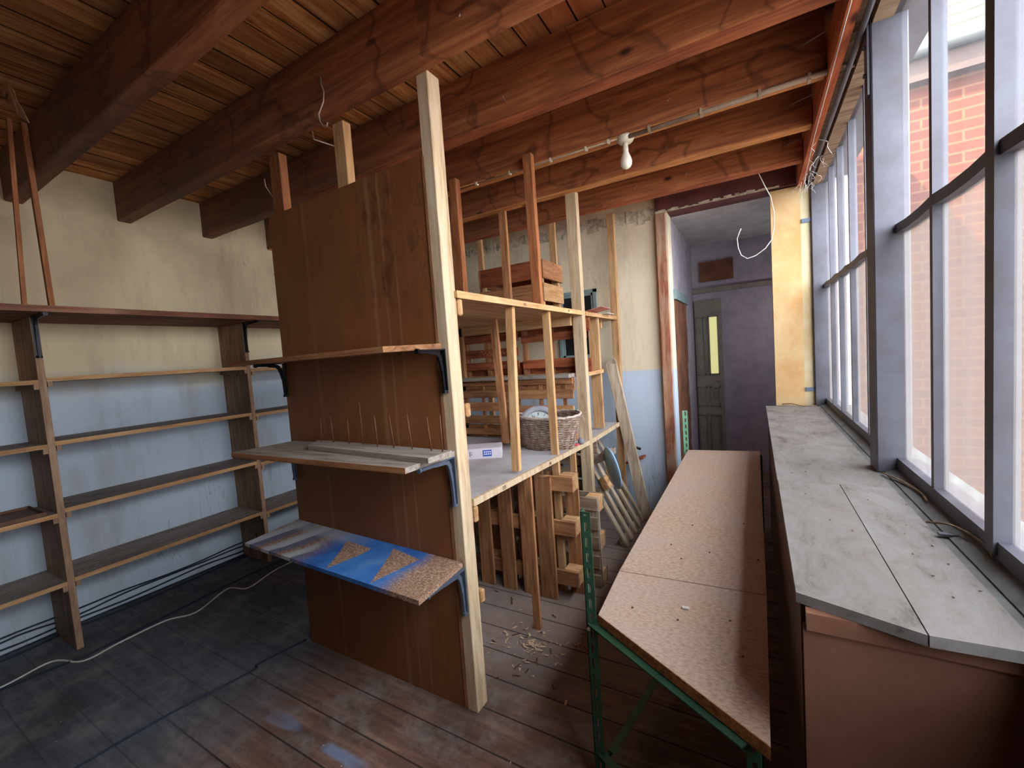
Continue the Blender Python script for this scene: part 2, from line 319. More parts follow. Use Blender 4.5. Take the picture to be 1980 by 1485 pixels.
# ------------------------------------------------------------------ geometry helpers
class MB:
    def __init__(s): s.bm = bmesh.new()
    def hexa(s, v, bev=0):
        vs = [s.bm.verts.new(p) for p in v]
        fs = [s.bm.faces.new([vs[i] for i in f]) for f in ((0, 3, 2, 1), (4, 5, 6, 7), (0, 1, 5, 4), (1, 2, 6, 5), (2, 3, 7, 6), (3, 0, 4, 7))]
        if bev:
            es = set(e for f in fs for e in f.edges); bmesh.ops.bevel(s.bm, geom=list(es), offset=bev, segments=1, affect='EDGES')
        return s
    def box(s, x0, x1, y0, y1, z0, z1, bev=0):
        return s.hexa([(x0, y0, z0), (x1, y0, z0), (x1, y1, z0), (x0, y1, z0), (x0, y0, z1), (x1, y0, z1), (x1, y1, z1), (x0, y1, z1)], bev)
    def bar(s, p, q, w, h, up=(0, 0, 1), bev=0):
        p = Vector(p); q = Vector(q); d = (q - p).normalized(); sd = d.cross(Vector(up))
        if sd.length < 1e-4: sd = d.cross(Vector((0, 1, 0)))
        sd.normalize(); u = sd.cross(d); a = sd * w / 2; b = u * h / 2
        return s.hexa([p - a - b, p + a - b, q + a - b, q - a - b, p - a + b, p + a + b, q + a + b, q - a + b], bev)
    def cyl(s, p, q, r0, r1=None, n=12):
        return s.tube([p, q], r0, n, r1)
    def tube(s, pts, r, n=8, r1=None):
        pts = [Vector(p) for p in pts]; rings = []; up = None
        for i, p in enumerate(pts):
            d = (pts[min(i + 1, len(pts) - 1)] - pts[max(i - 1, 0)]).normalized()
            if up is None: up = Vector((0, 0, 1)) if abs(d.z) < .9 else Vector((1, 0, 0))
            a = d.cross(up).normalized(); b = a.cross(d); up = b
            rr = r + ((r1 - r) * i / (len(pts) - 1) if r1 is not None else 0)
            rings.append([s.bm.verts.new(p + (a * math.cos(t) + b * math.sin(t)) * rr) for t in [2 * math.pi * k / n for k in range(n)]])
        for A, B in zip(rings, rings[1:]):
            for k in range(n): s.bm.faces.new((A[k], A[(k + 1) % n], B[(k + 1) % n], B[k]))
        s.bm.faces.new(rings[0][::-1]); s.bm.faces.new(rings[-1]); return s
    def loop(s, pts, r, n=6):
        pts = [Vector(p) for p in pts]; N = len(pts); rings = []
        for i, p in enumerate(pts):
            d = (pts[(i + 1) % N] - pts[i - 1]).normalized(); a = d.cross(Vector((0, 0, 1))).normalized(); b = a.cross(d)
            rings.append([s.bm.verts.new(p + (a * math.cos(t) + b * math.sin(t)) * r) for t in [2 * math.pi * k / n for k in range(n)]])
        for i in range(N):
            A = rings[i]; B = rings[(i + 1) % N]
            for k in range(n): s.bm.faces.new((A[k], A[(k + 1) % n], B[(k + 1) % n], B[k]))
        return s
    def lathe(s, c, prof, n=24, axis='z'):
        c = Vector(c); rings = []
        for r, h in prof:
            rings.append([s.bm.verts.new(c + Vector((r * math.cos(t), r * math.sin(t), h))) for t in [2 * math.pi * k / n for k in range(n)]])
        for A, B in zip(rings, rings[1:]):
            for k in range(n): s.bm.faces.new((A[k], A[(k + 1) % n], B[(k + 1) % n], B[k]))
        s.bm.faces.new(rings[0][::-1]); s.bm.faces.new(rings[-1]); return s
    def prism(s, poly, z0, z1):
        a = [s.bm.verts.new((x, y, z0)) for x, y in poly]; b = [s.bm.verts.new((x, y, z1)) for x, y in poly]; n = len(poly)
        s.bm.faces.new(a[::-1]); s.bm.faces.new(b)
        for i in range(n): s.bm.faces.new((a[i], a[(i + 1) % n], b[(i + 1) % n], b[i]))
        return s
    def build(s, name, mat, parent=None, smooth=False, label=None, local=False, extra=None):
        m = M_[mat] if isinstance(mat, str) else mat
        bmesh.ops.recalc_face_normals(s.bm, faces=s.bm.faces)
        org = Vector((0, 0, 0))
        if parent is not None and not local:
            p = parent
            while p.parent: p = p.parent
            org = p.location.copy()
        if parent is None and not local:
            vs = [v.co for v in s.bm.verts]
            org = Vector(((min(v.x for v in vs) + max(v.x for v in vs)) / 2, (min(v.y for v in vs) + max(v.y for v in vs)) / 2, min(v.z for v in vs)))
        bmesh.ops.translate(s.bm, verts=s.bm.verts, vec=-org)
        me = bpy.data.meshes.new(name); s.bm.to_mesh(me); s.bm.free(); me.materials.append(m)
        if smooth:
            for p in me.polygons: p.use_smooth = True
        o = bpy.data.objects.new(name, me); COL.objects.link(o)
        if parent is not None: o.parent = parent
        else: o.location = org
        if label: o['label'] = label
        return o
def thing(name, label, cat, loc, group=None, rot=None, kind=None):
    o = bpy.data.objects.new(name, None); COL.objects.link(o); o.location = loc; o.empty_display_size = .1
    if rot: o.rotation_euler = rot
    if kind: o['kind'] = kind
    else:
        o['label'] = label; o['category'] = cat
    if group: o['group'] = group
    return o
def tag(o, label, cat, group=None):
    o['label'] = label; o['category'] = cat
    if group: o['group'] = group
    return o
def struct(o): o['kind'] = 'structure'; return o
def B(*a, **k): return MB().box(*a, **k)
def text(name, s, size, mat, parent, loc, rot, depth=.0006):
    cu = bpy.data.curves.new(name, 'FONT'); cu.body = s; cu.size = size; cu.extrude = depth
    tmp = bpy.data.objects.new(name, cu); COL.objects.link(tmp)
    dg = bpy.context.evaluated_depsgraph_get(); me = bpy.data.meshes.new_from_object(tmp.evaluated_get(dg)); bpy.data.objects.remove(tmp)
    me.materials.clear(); me.materials.append(M_[mat]); o = bpy.data.objects.new(name, me); COL.objects.link(o)
    o.parent = parent; p = parent
    while p.parent: p = p.parent
    o.location = Vector(loc) - p.location; o.rotation_euler = rot; return o

# ================================================================== SHELL
XL, XR, YB, YF, ZC = -3.9, .50, -2.5, 4.03, 2.97
struct(B(XL - .2, .62, YB - .2, 6.2, -.12, 0).build('floor', 'floor'))
mb = MB(); x = XL - .13
while x < XR + .1:
    k = math.floor(x / .125 + .5) * .125
    mb.box(k + .0015, k + .1205, YB, YF + .1, ZC + random.uniform(0, .004), ZC + .03); x += .125
mb.box(XL - .2, .62, YB - .2, YF + .1, ZC + .03, ZC + .12)
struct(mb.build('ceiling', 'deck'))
struct(B(XL - .2, .8, YB - .4, YF + .3, ZC + .12, ZC + .2).build('ceiling_roof', 'roof')).name = 'trim_20'
struct(B(XL - .2, XL, YB - .2, YF + .2, 0, ZC + .005).build('wall_left', 'wall_l'))
struct(B(XL, -.73, YF, YF + .15, 0, ZC).build('wall_far', 'wall_f'))
struct(B(.131, .62, YF + .02, YF + .15, 0, ZC).build('wall_far_right', 'dark_wall'))
# ragged plaster strip at the head of the far wall
mb = MB()
for i in range(60):
    x0 = -3.88 + i * .0525
    mb.box(x0, x0 + .056, YF - .006 - random.random() * .012, YF + .002, 2.70 - random.random() * .05 + (.02 if i % 3 else 0), 2.765 + random.random() * .03)
struct(mb.build('trim_1', 'plaster'))
# rear wall with a broad window behind the viewer
struct(B(XL, XR + .1, YB - .12, YB, 0, ZC).build('wall_rear', 'wall_f'))
# right wall below and above the windows
struct(B(.50, .62, YB, YF + .1, 0, 1.0).build('wall_right', 'stone'))
struct(B(.45, .62, YB, YF + .1, 2.70, ZC).build('wall_right_head', 'steel_grey')).name = 'trim_3'
# corridor beyond the doorway
YK = 5.65
struct(B(-.645, .5, YF + .15, YK, 2.70, 2.8).build('trim_4', 'corr_ceil'))
struct(B(-1.0, .62, YK, YK + .12, 0, 2.8).build('wall_corridor_end', 'dark_wall'))
mb = MB().box(-.80, -.645, YF + .15, YK, 0, 2.8); struct(mb.build('wall_corridor_left', 'dark_wall'))
struct(B(-.646, -.632, YF + .16, 4.75, 0, 1.96).build('trim_5', 'brown_wall'))
mb = MB()
for i in range(22): mb.box(-.634, -.622 - random.random() * .012, 4.70 + random.random() * .03, 4.86 + random.random() * .05, i * .09, i * .09 + .092)
struct(mb.build('trim_6', 'brown_wall'))
struct(B(-.645, -.615, YF + .12, 5.0, 1.965, 2.055).build('trim_7', 'seafoam'))
struct(B(.5, .62, YF + .15, YK, 0, 2.8).build('wall_corridor_right', 'dark_wall'))
struct(MB().box(-.56, -.20, YK - .03, YK, 2.27, 2.50).build('trim_8', 'brown_wall'))
struct(MB().box(-.645, .3, YK - .05, YK, 2.14, 2.19).build('trim_9', 'doorp'))
# double door at the corridor end
d = thing('door_1', '', '', (-.45, YK - .03, 0), kind='structure')
B(-.63, -.34, YK - .045, YK - .002, 0, 2.05).build('door_leaf', 'doorp', d)
for (a, b) in ((-.615, -.52), (-.485, -.375)):
    mb = MB()
    for (z0, z1) in ((1.16, 1.86), (.78, 1.02), (.16, .68)):
        mb.box(a, b, YK - .058, YK - .044, z1 - .015, z1).box(a, b, YK - .058, YK - .044, z0, z0 + .015).box(a, a + .014, YK - .058, YK - .044, z0, z1).box(b - .014, b, YK - .058, YK - .044, z0, z1)
    mb.build('panel_moulding', 'doorp', d)
B(-.471, -.389, YK - .052, YK - .044, 1.175, 1.845).build('pane', 'lit', d)
MB().tube([(-.37, YK - .045, 1.09), (-.37, YK - .08, 1.09), (-.42, YK - .08, 1.09)], .007).build('door_handle', 'nail', d, True)
cl_d = bpy.data.lights.new('corridor_fill_light', 'POINT'); cl_o = bpy.data.objects.new('corridor_fill_light', cl_d); COL.objects.link(cl_o)
cl_o.location = (.33, 4.9, 1.75); cl_d.energy = .38; cl_d.shadow_soft_size = .12; cl_d.color = (.95, .93, 1.0)  # added unseen fill light that lifts the darkness beyond the doorway
# doorway surround
struct(B(-.73, .30, 3.985, YF + .15, 2.70, ZC).build('trim_10', 'lintel'))
struct(B(-.735, -.648, 3.975, YF + .12, 0, 2.70, bev=.006).build('trim_11', 'red'))
struct(B(-.648, -.636, 3.985, YF + .14, 0, 2.70).build('trim_12', 'wall_f'))
mb = MB()
for i in range(34):
    x0 = -.73 + i * .027; mb.box(x0, x0 + .03, 3.972, 3.99, 2.70, 2.705 + random.random() * .02)
struct(mb.build('trim_13', 'plaster'))
# small interior window in the far wall
w = thing('window_3', '', '', (-1.5, YF, 1.48), kind='structure')
mb = MB(); x0, x1, z0, z1 = -1.72, -1.315, 1.46, 2.14
for a in (0, 1):
    e = .025 * a; yy = YF - .03 + a * .012
    mb.box(x0 + e, x1 - e, yy, YF, z1 - .03 - e, z1 - e).box(x0 + e, x1 - e, yy, YF, z0 + e, z0 + .03 + e).box(x0 + e, x0 + .03 + e, yy, YF, z0, z1 - e).box(x1 - .03 - e, x1 - e, yy, YF, z0, z1 - e)
mb.box(-1.53, -1.50, YF - .02, YF, z0, z1); mb.build('frame', 'seafoam', w)
B(x0 + .05, x1 - .05, YF - .008, YF - .002, z0 + .05, z1 - .05).build('pane', 'darkglass', w)

# ================================================================== WINDOW WALL
struct(B(.40, .50, YB, 4.05, .985, 1.0).build('trim_14', 'stone'))
mb = MB(); mb.hexa([(.418, YB, 1.0), (.50, YB, 1.0), (.50, 4.05, 1.0), (.418, 4.05, 1.0), (.418, YB, 1.004), (.50, YB, 1.035), (.50, 4.05, 1.035), (.418, 4.05, 1.004)])
struct(mb.build('trim_15', 'stone'))
struct(B(.39, .50, 3.99, 4.08, 1.0, 2.72, bev=.004).build('trim_16', 'steel_grey'))
struct(B(.395, .50, 2.10, 2.215, 1.0, 2.97, bev=.004).build('trim_17', 'steel_grey'))
struct(MB().box(.386, .396, 2.11, 2.16, 2.42, 2.72).cyl((.388, 2.135, 2.5), (.378, 2.135, 2.5), .008).cyl((.388, 2.135, 2.6), (.378, 2.135, 2.6), .008).build('trim_18', 'steel_grey'))
GX = .478
def window(name, y0, y1, bars, thick=()):
    w = thing(name, '', '', (GX, (y0 + y1) / 2, 1.02), kind='structure')
    B(.455, .52, y0, y1, 1.015, 1.06).build('sill_rail', 'steel_grey', w)
    B(.455, .52, y0, y1, 2.665, 2.71).build('head_rail', 'steel_grey', w)
    mb = MB(); n = int((y1 - y0) / .12); P = []
    for i in range(n + 1): P.append((GX - .004, y0 + (y1 - y0) * i / n, 1.912 + (.004 if i % 3 == 1 else -.003)))
    for a, b in zip(P, P[1:]): mb.bar(a, b, .035, .032)
    mb.build('transom_bar', 'steel_grey', w)
    ys = sorted([y0] + list(bars) + [y1])
    for y in bars:
        t = .021 if y in thick else .011; dx = .03 if y in thick else .022
        B(GX - dx, GX + .012, y - t, y + t, 1.03, 2.70).build('glazing_bar', 'steel_grey', w)
    for a, b in zip(ys, ys[1:]):
        B(GX, GX + .004, a, b, 1.05, 1.91).build('lower_pane', 'glass_l', w)
        B(GX, GX + .004, a, b, 1.91, 2.68).build('upper_pane', 'glass_u', w)
window('window_1', 2.215, 4.0, (2.58, 2.96, 3.32, 3.66))
window('window_2', .10, 2.10, (1.73, 1.345, .95, .52), (1.345,))
struct(B(.50, .62, YB, .10, 1.0, 2.70).build('wall_right_rear', 'wall_f'))
# head of the window wall: red trim, rails
struct(MB().box(.305, .345, YB, 3.97, 2.66, 2.82).build('trim_19', 'redtrim'))
struct(MB().box(.345, .40, YB, 3.97, 2.70, 2.74).box(.40, .46, YB, 3.97, 2.66, 2.70).build('trim_21', 'grey_x'))
o = MB().tube([(.372, YB + .1, 2.66), (.372, .5, 2.66), (.372, 2.0, 2.655), (.372, 3.95, 2.66)], .011).build('conduit_pipe', 'steel_grey', None, True)
tag(o, 'grey metal pipe running along the head of the windows beside the red trim', 'pipe')
o = MB().tube([(.33, 3.9, 2.62), (.318, 3.0, 2.655), (.31, 2.0, 2.65), (.31, 1.0, 2.655), (.31, .3, 2.655)], .0025, 5).build('stretched_cord', 'cable_w', None, True)
tag(o, 'thin pale cord stretched along the underside of the red window-head trim', 'cord')
mb = MB()
for i in range(26):
    y = random.choice((3.9, 3.85, 3.7, 3.4, 3.1)) + random.uniform(-.06, .06); p = Vector((random.uniform(.31, .40), y, 2.655)); P = [p]
    for k in range(4): p = p + Vector((random.uniform(-.02, .02), random.uniform(-.02, .02), -random.uniform(.004, .03))); P.append(p)
    mb.tube(P, .0012, 4)
o = mb.build('cobweb', 'paperw'); o['kind'] = 'stuff'; tag(o, 'dusty cobweb strands hanging from the window head at its far end', 'cobweb')

# plywood sheet beside the doorway
p = thing('plywood_panel', 'stained yellow plywood sheet closing the corner between doorway and windows', 'panel', (.25, 4.02, 1.0))
B(.131, .325, YF - .012, YF + .008, 1.0, 2.69).build('sheet', 'tan', p)
B(.325, .39, YF - .012, YF + .008, 1.0, 2.69).build('edge_strip', 'tan2', p, label='paler plywood strip')
for z in (2.42, 1.13):
    B(.33, .39, YF - .02, YF - .012, z - .015, z + .015).build('hinge', 'grey_iron', p)
o = MB().tube([(.17, YF - .03, 1.015), (.23, YF - .035, 1.02), (.30, 3.9, 1.012), (.38, 3.86, 1.02)], .004, 6).build('dry_twig', 'grey_x', None, True); tag(o, 'dry twig lying at the far end of the grey window bench', 'twig')

# ================================================================== JOISTS
JY = {1: .80, 2: 1.33, 3: 1.87, 4: 2.40, 5: 2.93, 6: 3.46}
JL = {1: 'dark ceiling joist nearest the viewer, above the two thin battens on the left shelves', 2: 'ceiling joist that the tall partition post and studs run up to',
      3: 'ceiling joist just behind the partition, its left end low over the bare wall', 4: 'ceiling joist carrying the bare bulb and the pale conduit',
      5: 'ceiling joist just behind the bulb, resting on the rack posts', 6: 'farthest ceiling joist, close before the doorway lintel'}
def nail_mb(p, q, r=.0028): return MB().tube([p, q], r, 6)
NAILS = {1: [], 2: [((-.87, 1.325, 2.767), (-.83, 1.26, 2.70)), ((-.35, 1.325, 2.80), (-.33, 1.27, 2.78))], 3: [((-1.0, 1.865, 2.76), (-.98, 1.80, 2.75))],
         4: [((-.34, 2.395, 2.80), (-.345, 2.34, 2.76)), ((.20, 2.395, 2.82), (.288, 2.30, 2.80))], 5: [((.2, 2.925, 2.82), (.31, 2.83, 2.80)), ((-.45, 2.925, 2.80), (-.445, 2.87, 2.76))],
         6: [((.2, 3.455, 2.80), (.292, 3.39, 2.80)), ((.01, 3.455, 2.82), (.03, 3.39, 2.78)), ((-.39, 3.455, 2.80), (-.40, 3.39, 2.76)), ((-.76, 3.455, 2.80), (-.765, 3.40, 2.75))]}
for k, y in JY.items():
    j = thing('ceiling_joist', JL[k], 'joist', (-1.8, y + .04, 2.70), 'ceiling joists')
    mb = MB(); N = 22
    # slightly uneven sawn timber
    sec = []
    for i in range(N + 1):
        xx = XL + (4.2 - (0 if k > 1 else 0)) * i / N
        dz = random.uniform(-.0035, .0035); dy = random.uniform(-.002, .002)
        sec.append([mb.bm.verts.new(q) for q in ((xx, y + dy, 2.706 + dz), (xx, y + .006 + dy, 2.70 + dz), (xx, y + .074 + dy, 2.70 + dz), (xx, y + .08 + dy, 2.706 + dz), (xx, y + .08, ZC), (xx, y, ZC))])
    for A, Bv in zip(sec, sec[1:]):
        for q in range(6): mb.bm.faces.new((A[q], A[(q + 1) % 6], Bv[(q + 1) % 6], Bv[q]))
    mb.bm.faces.new(sec[0]); mb.bm.faces.new(sec[-1][::-1])
    mb.build('beam', 'joist', j)
    if k in (3, 4, 5, 6): B(XL + 1.4 if k == 3 else XL, .30, y + .004, y + .076, 2.692, 2.6995).build('lit_underside_strip', {3: 'rust_x', 4: 'under_x', 5: 'under_x', 6: 'rust_x'}[k], j)  # added strip: light bounced onto the joist underside, put into its colour
    for a, b in NAILS[k]: nail_mb(a, b).build('nail', 'nail', j, True)
# hanging wires
o = MB().tube([(-1.625, 1.325, 2.833), (-1.614, 1.315, 2.792), (-1.595, 1.31, 2.752), (-1.598, 1.305, 2.71), (-1.63, 1.30, 2.665), (-1.625, 1.30, 2.63), (-1.607, 1.30, 2.607), (-1.584, 1.30, 2.60), (-1.578, 1.30, 2.615)], .0035, 6).build('wire_hook', 'nail', None, True)
tag(o, 'rusty twisted wire hanging from the joist above the partition', 'wire')
for (a, b, c, lb) in (((-2.17, 1.36, 2.55), (-2.165, 1.36, 2.51), (-2.222, 1.43, 2.49), 'bent wire hook on the leftmost partition stud'), ((-1.76, 1.36, 2.66), (-1.755, 1.36, 2.62), (-1.70, 1.43, 2.60), 'bent wire hook on the middle partition stud')):
    o = MB().tube([a, b, c], .003, 6).build('wire_hook', 'nail', None, True); tag(o, lb, 'hook')
o = MB().tube([(-2.30, 1.44, 2.095), (-2.235, 1.44, 2.06)], .003, 6).build('nail', 'black', None, True); tag(o, 'dark nail sticking out of the left edge of the partition', 'nail')
o = MB().tube([(.05, 3.56, 2.71), (.085, 3.58, 2.62), (.121, 3.6, 2.538), (.14, 3.6, 2.42), (.137, 3.6, 2.321), (.12, 3.6, 2.24), (.08, 3.6, 2.188), (.02, 3.6, 2.148), (-.034, 3.6, 2.135), (-.072, 3.6, 2.165), (-.09, 3.6, 2.22), (-.095, 3.6, 2.29), (-.08, 3.6, 2.33), (-.067, 3.6, 2.356)], .0035, 6).build('hanging_wire', 'cable_w', None, True)
tag(o, 'white electric wire hanging in a loop in front of the dark doorway', 'wire')
mb = MB(); v = [mb.bm.verts.new(q) for q in ((-2.965, .655, 2.955), (-2.93, .66, 2.965), (-2.86, .665, 2.90), (-2.845, .665, 2.855), (-2.79, .665, 2.80), (-2.70, .66, 2.705), (-2.80, .655, 2.765), (-2.90, .65, 2.85), (-2.95, .65, 2.91))]
f1 = mb.bm.faces.new(v); r = bmesh.ops.extrude_face_region(mb.bm, geom=[f1]); bmesh.ops.translate(mb.bm, verts=[e for e in r['geom'] if isinstance(e, bmesh.types.BMVert)], vec=(0, .003, 0))
o = mb.build('loose_bark_flake', 'pine_y'); tag(o, 'orange splinter of wood hanging from the ceiling boards at the left', 'splinter')

# lamp and conduit
o = thing('conduit_run', 'pale conduit clipped under the bulb joist, running to the window head', 'conduit', (-.6, 2.40, 2.68))
MB().tube([(-.56, 2.412, 2.684), (0, 2.405, 2.684), (.30, 2.40, 2.684), (.40, 2.40, 2.68)], .012, 10).build('tube', 'conduit', o, True)
MB().tube([(-1.72, 2.412, 2.692), (-1.1, 2.410, 2.691), (-.60, 2.412, 2.690)], .006, 8).build('cable', 'conduit', o, True)
for xx in (-1.55, -1.30, -1.02, -.80, -.67): B(xx - .006, xx + .006, 2.402, 2.424, 2.680, 2.70).build('clip', 'porcelain', o)
for xx in (-.45, -.2, .05, .24): B(xx - .006, xx + .006, 2.390, 2.428, 2.669, 2.70).build('clip', 'conduit', o)
L = thing('ceiling_bulb', 'bare white light bulb hanging from a cream porcelain fitting', 'light bulb', (-.585, 2.44, 2.70))
MB().lathe((-.585, 2.44, 2.70), [(.048, -.001), (.048, -.012), (.040, -.026), (.030, -.034), (.012, -.036)], 24).build('ceiling_rose', 'porcelain', L, True)
lh = MB().lathe((-.587, 2.44, 2.70), [(.014, -.034), (.0145, -.05), (.016, -.066), (.016, -.074)], 16).build('lamp_holder', 'porcelain', L, True)
MB().lathe((-.587, 2.44, 2.70), [(.0145, -.072), (.016, -.082), (.022, -.098), (.030, -.118), (.0325, -.134), (.030, -.150), (.022, -.162), (.010, -.169), (.001, -.170)], 24).build('bulb_glass', 'bulb', L, True)

# ================================================================== LEFT SHELVING
XU = -3.53
sh = thing('wall_shelving', 'tall dusty wooden shelving covering the left wall with uneven boards', 'shelving', (-3.7, 1.3, 0))
UP = [(-1.5, -1.47), (-.38, -.35), (.757, .789), (1.90, 1.93), (3.05, 3.08)]
for a, b in UP:
    B(-3.9, XU, a, b, 0, 1.965, bev=.002).build('upright', 'upright', sh)
ZS = {0: (1.60, 1.23, .825, .42), 1: (1.605, 1.235, .828, .42), 2: (1.618, 1.245, .848, .43), 3: (1.60, 1.235, .83, .42)}
for i in range(4):
    y0, y1 = UP[i][1], UP[i + 1][0]
    for z in ZS[i]:
        bd = B(-3.895, XU - .004, y0, y1, z - .024, z).build('shelf_board', 'shelf_y', sh)
        B(XU - .0039, XU, y0, y1, z - .0245, z + .0005).build('lit_edge_strip', 'pine_y', bd)  # added pale strip paints the window light on the board's front edge
        for yy in (y0 + .002, y1 - .022): B(-3.89, XU + .005, yy, yy + .02, z - .054, z - .024).build('cleat', 'upright', sh)
# wide top board made of two planks
B(-3.9, -3.62, -1.5, 3.1, 1.966, 1.998).build('top_board', 'fleck_y', sh)
B(-3.615, -3.30, -1.5, 3.1, 1.966, 2.0).build('top_board', 'fleck_y', sh)
def bracket(parent, x, y, z, dirx, diry, mat, arm=.2, leg=.22, name='bracket'):
    """iron shelf bracket: arm goes out along (dirx,diry) under the board, leg goes down the upright."""
    mb = MB(); d = Vector((dirx, diry, 0)); s = Vector((-diry, dirx, 0)); o = Vector((x, y, z))
    mb.bar(o + d * .0, o + d * arm, .026, .005, (0, 0, 1))
    mb.bar(o + d * .003, o + d * .003 + Vector((0, 0, -leg)), .026, .005, d)
    # raised tapering rib: thick at the bend, narrowing down the leg and out along the arm
    P = [o + d * .012 + Vector((0, 0, -leg)), o + d * .016 + Vector((0, 0, -leg * .5)), o + d * .024 + Vector((0, 0, -.045)), o + d * .030 + Vector((0, 0, -.024)), o + d * .045 + Vector((0, 0, -.013)), o + d * arm * .6 + Vector((0, 0, -.007)), o + d * arm + Vector((0, 0, -.004))]
    Wd = (.010, .014, .019, .020, .018, .014, .010)
    for i, (p, q) in enumerate(zip(P, P[1:])): mb.bar(p, q, Wd[i], .010 if i < 3 else .008, s)
    mb.tube([o + d * .008 + Vector((0, 0, -leg)), o + d * .008 + Vector((0, 0, -leg - .012))], .014, 10)
    mb.cyl(o + d * arm - Vector((0, 0, .004)), o + d * arm + d * .012 - Vector((0, 0, .004)), .011, n=10)
    return mb.build(name, mat, parent)
for a, b in UP[1:]: bracket(sh, XU, (a + b) / 2, 1.962, 1, 0, 'black')
for (x0, y0, z1, x1, y1, lb) in ((-3.143, .775, 2.76, -3.143, .775, 'red-brown batten standing on the left shelving, the right one of two'), (-3.30, .70, 2.78, -3.30, .70, 'thin red-brown batten standing on the left shelving, the left one of two')): pass
o = MB().bar((-3.315, .80, 2.0), (-3.30, .786, 2.95), .030, .022, (0, 1, 0)).build('upright_batten', 'rust_z'); tag(o, 'thicker red-brown batten between the left shelving and the nearest joist, nearer the partition', 'batten', 'battens above the left shelving')
o = MB().bar((-3.315, .70, 2.0), (-3.30, .735, 2.95), .020, .018, (0, 1, 0)).build('upright_batten', 'rust_z'); tag(o, 'thinner dark batten between the left shelving and the ceiling, at the photo edge', 'batten', 'battens above the left shelving')
t = thing('wooden_tray', 'shallow brown plywood tray lying on the lower left shelf', 'tray', (-3.7, .60, .828))
B(-3.86, -3.56, .42, .71, .829, .836).build('base', 'copper', t)
MB().box(-3.87, -3.55, .71, .718, .829, .85).box(-3.87, -3.55, .412, .42, .829, .85).box(-3.87, -3.86, .42, .71, .829, .85).box(-3.56, -3.55, .42, .71, .829, .85).build('rim', 'copper', t)

# cables on the floor
def smooth(P, n=6):
    P = [Vector(p) for p in P]; Q = [2 * P[0] - P[1]] + P + [2 * P[-1] - P[-2]]; out = []
    for i in range(1, len(Q) - 2):
        for k in range(n):
            t = k / n; a, b, c, d = Q[i - 1:i + 3]
            out.append(.5 * ((2 * b) + (c - a) * t + (2 * a - 5 * b + 4 * c - d) * t * t + (3 * b - a - 3 * c + d) * t ** 3))
    out.append(P[-1]); return out
o = MB().tube(smooth([(-3.50, .10, .006), (-3.49, .45, .006), (-3.52, .65, .006), (-3.345, .735, .006), (-3.358, .895, .006), (-3.357, 1.127, .006), (-3.271, 1.266, .006), (-3.393, 1.519, .006), (-3.255, 1.591, .006), (-3.326, 1.826, .006), (-3.34, 2.1, .006), (-3.4, 2.5, .006)]), .005, 8).build('floor_cable', 'cable_w', None, True)
tag(o, 'white cable snaking across the floor in front of the left shelving', 'cable')
cl = ['upper black cable clipped along the foot of the left wall', 'middle black cable sagging along the foot of the left wall', 'lower black cable along the foot of the left wall',
      'black cable lying where the left wall meets the floor', 'black cable lying on the floor under the lowest left shelves']
for i, (x0, z0, am) in enumerate(((-3.893, .105, .01), (-3.89, .075, .02), (-3.888, .05, .02), (-3.88, .012, .004), (-3.84, .006, .0))):
    P = [(x0 + (random.uniform(-.02, .05) if i == 4 else 0), -1.4 + k * .25, z0 + random.uniform(-am, am)) for k in range(19)]
    o = MB().tube(smooth(P, 3), .0055, 6).build('wall_cable', 'cable_k', None, True); tag(o, cl[i], 'cable', 'black cables along the left wall')
o = MB().tube(smooth([(-3.50, .30, .005), (-3.44, .6, .005), (-3.40, .78, .005), (-3.42, 1.09, .005), (-3.44, 1.38, .005), (-3.46, 1.77, .005), (-3.42, 2.2, .005)]), .006, 6).build('floor_cable', 'cable_k', None, True)
tag(o, 'dark cable on the floor beside the feet of the left shelving uprights', 'cable')
o = MB().tube(smooth([(-2.46, .30, .004), (-2.451, .48, .004), (-2.437, .624, .004), (-2.407, .824, .004), (-2.337, 1.121, .004), (-2.359, 1.161, .004), (-2.30, 1.40, .004)]), .0045, 6).build('floor_cable', 'cable_k', None, True)
tag(o, 'thin dark cable running over the floor to the left foot of the partition', 'cable')

# ================================================================== PARTITION
p = thing('partition_panel', 'tall brown hardboard partition with pale studs reaching the ceiling joist', 'partition', (-1.7, 1.43, 0))
MB().hexa([(-2.262, 1.408, 0), (-1.158, 1.408, 0), (-1.158, 1.428, 0), (-2.262, 1.428, 0), (-2.245, 1.408, 2.385), (-1.158, 1.408, 2.40), (-1.158, 1.428, 2.40), (-2.245, 1.428, 2.385)]).build('hardboard_sheet', 'hard', p)
B(-1.158, -1.100, 1.405, 1.482, 0, 2.71, bev=.003).build('edge_post', 'white_z', p)
B(-1.706, -1.632, 1.429, 1.475, 0, 2.70, bev=.003).build('stud', 'pine_z', p)
B(-2.225, -2.135, 1.429, 1.475, 0, 2.70, bev=.003).build('stud', 'rust_z', p, label='red-brown stud')
MB().hexa([(-1.168, 1.4045, .0), (-1.150, 1.4045, .0), (-1.150, 1.41, .0), (-1.168, 1.41, .0), (-1.164, 1.4045, 2.39), (-1.150, 1.4045, 2.39), (-1.150, 1.41, 2.39), (-1.164, 1.41, 2.39)]).build('edging_strip', 'old_z', p)
for z, h in ((1.74, .07), (1.30, .06), (.83, .07), (.46, .06)):
    B(-2.1, -1.088, 1.483, 1.512, z, z + h, bev=.006).build('batten', 'pine_x', p)

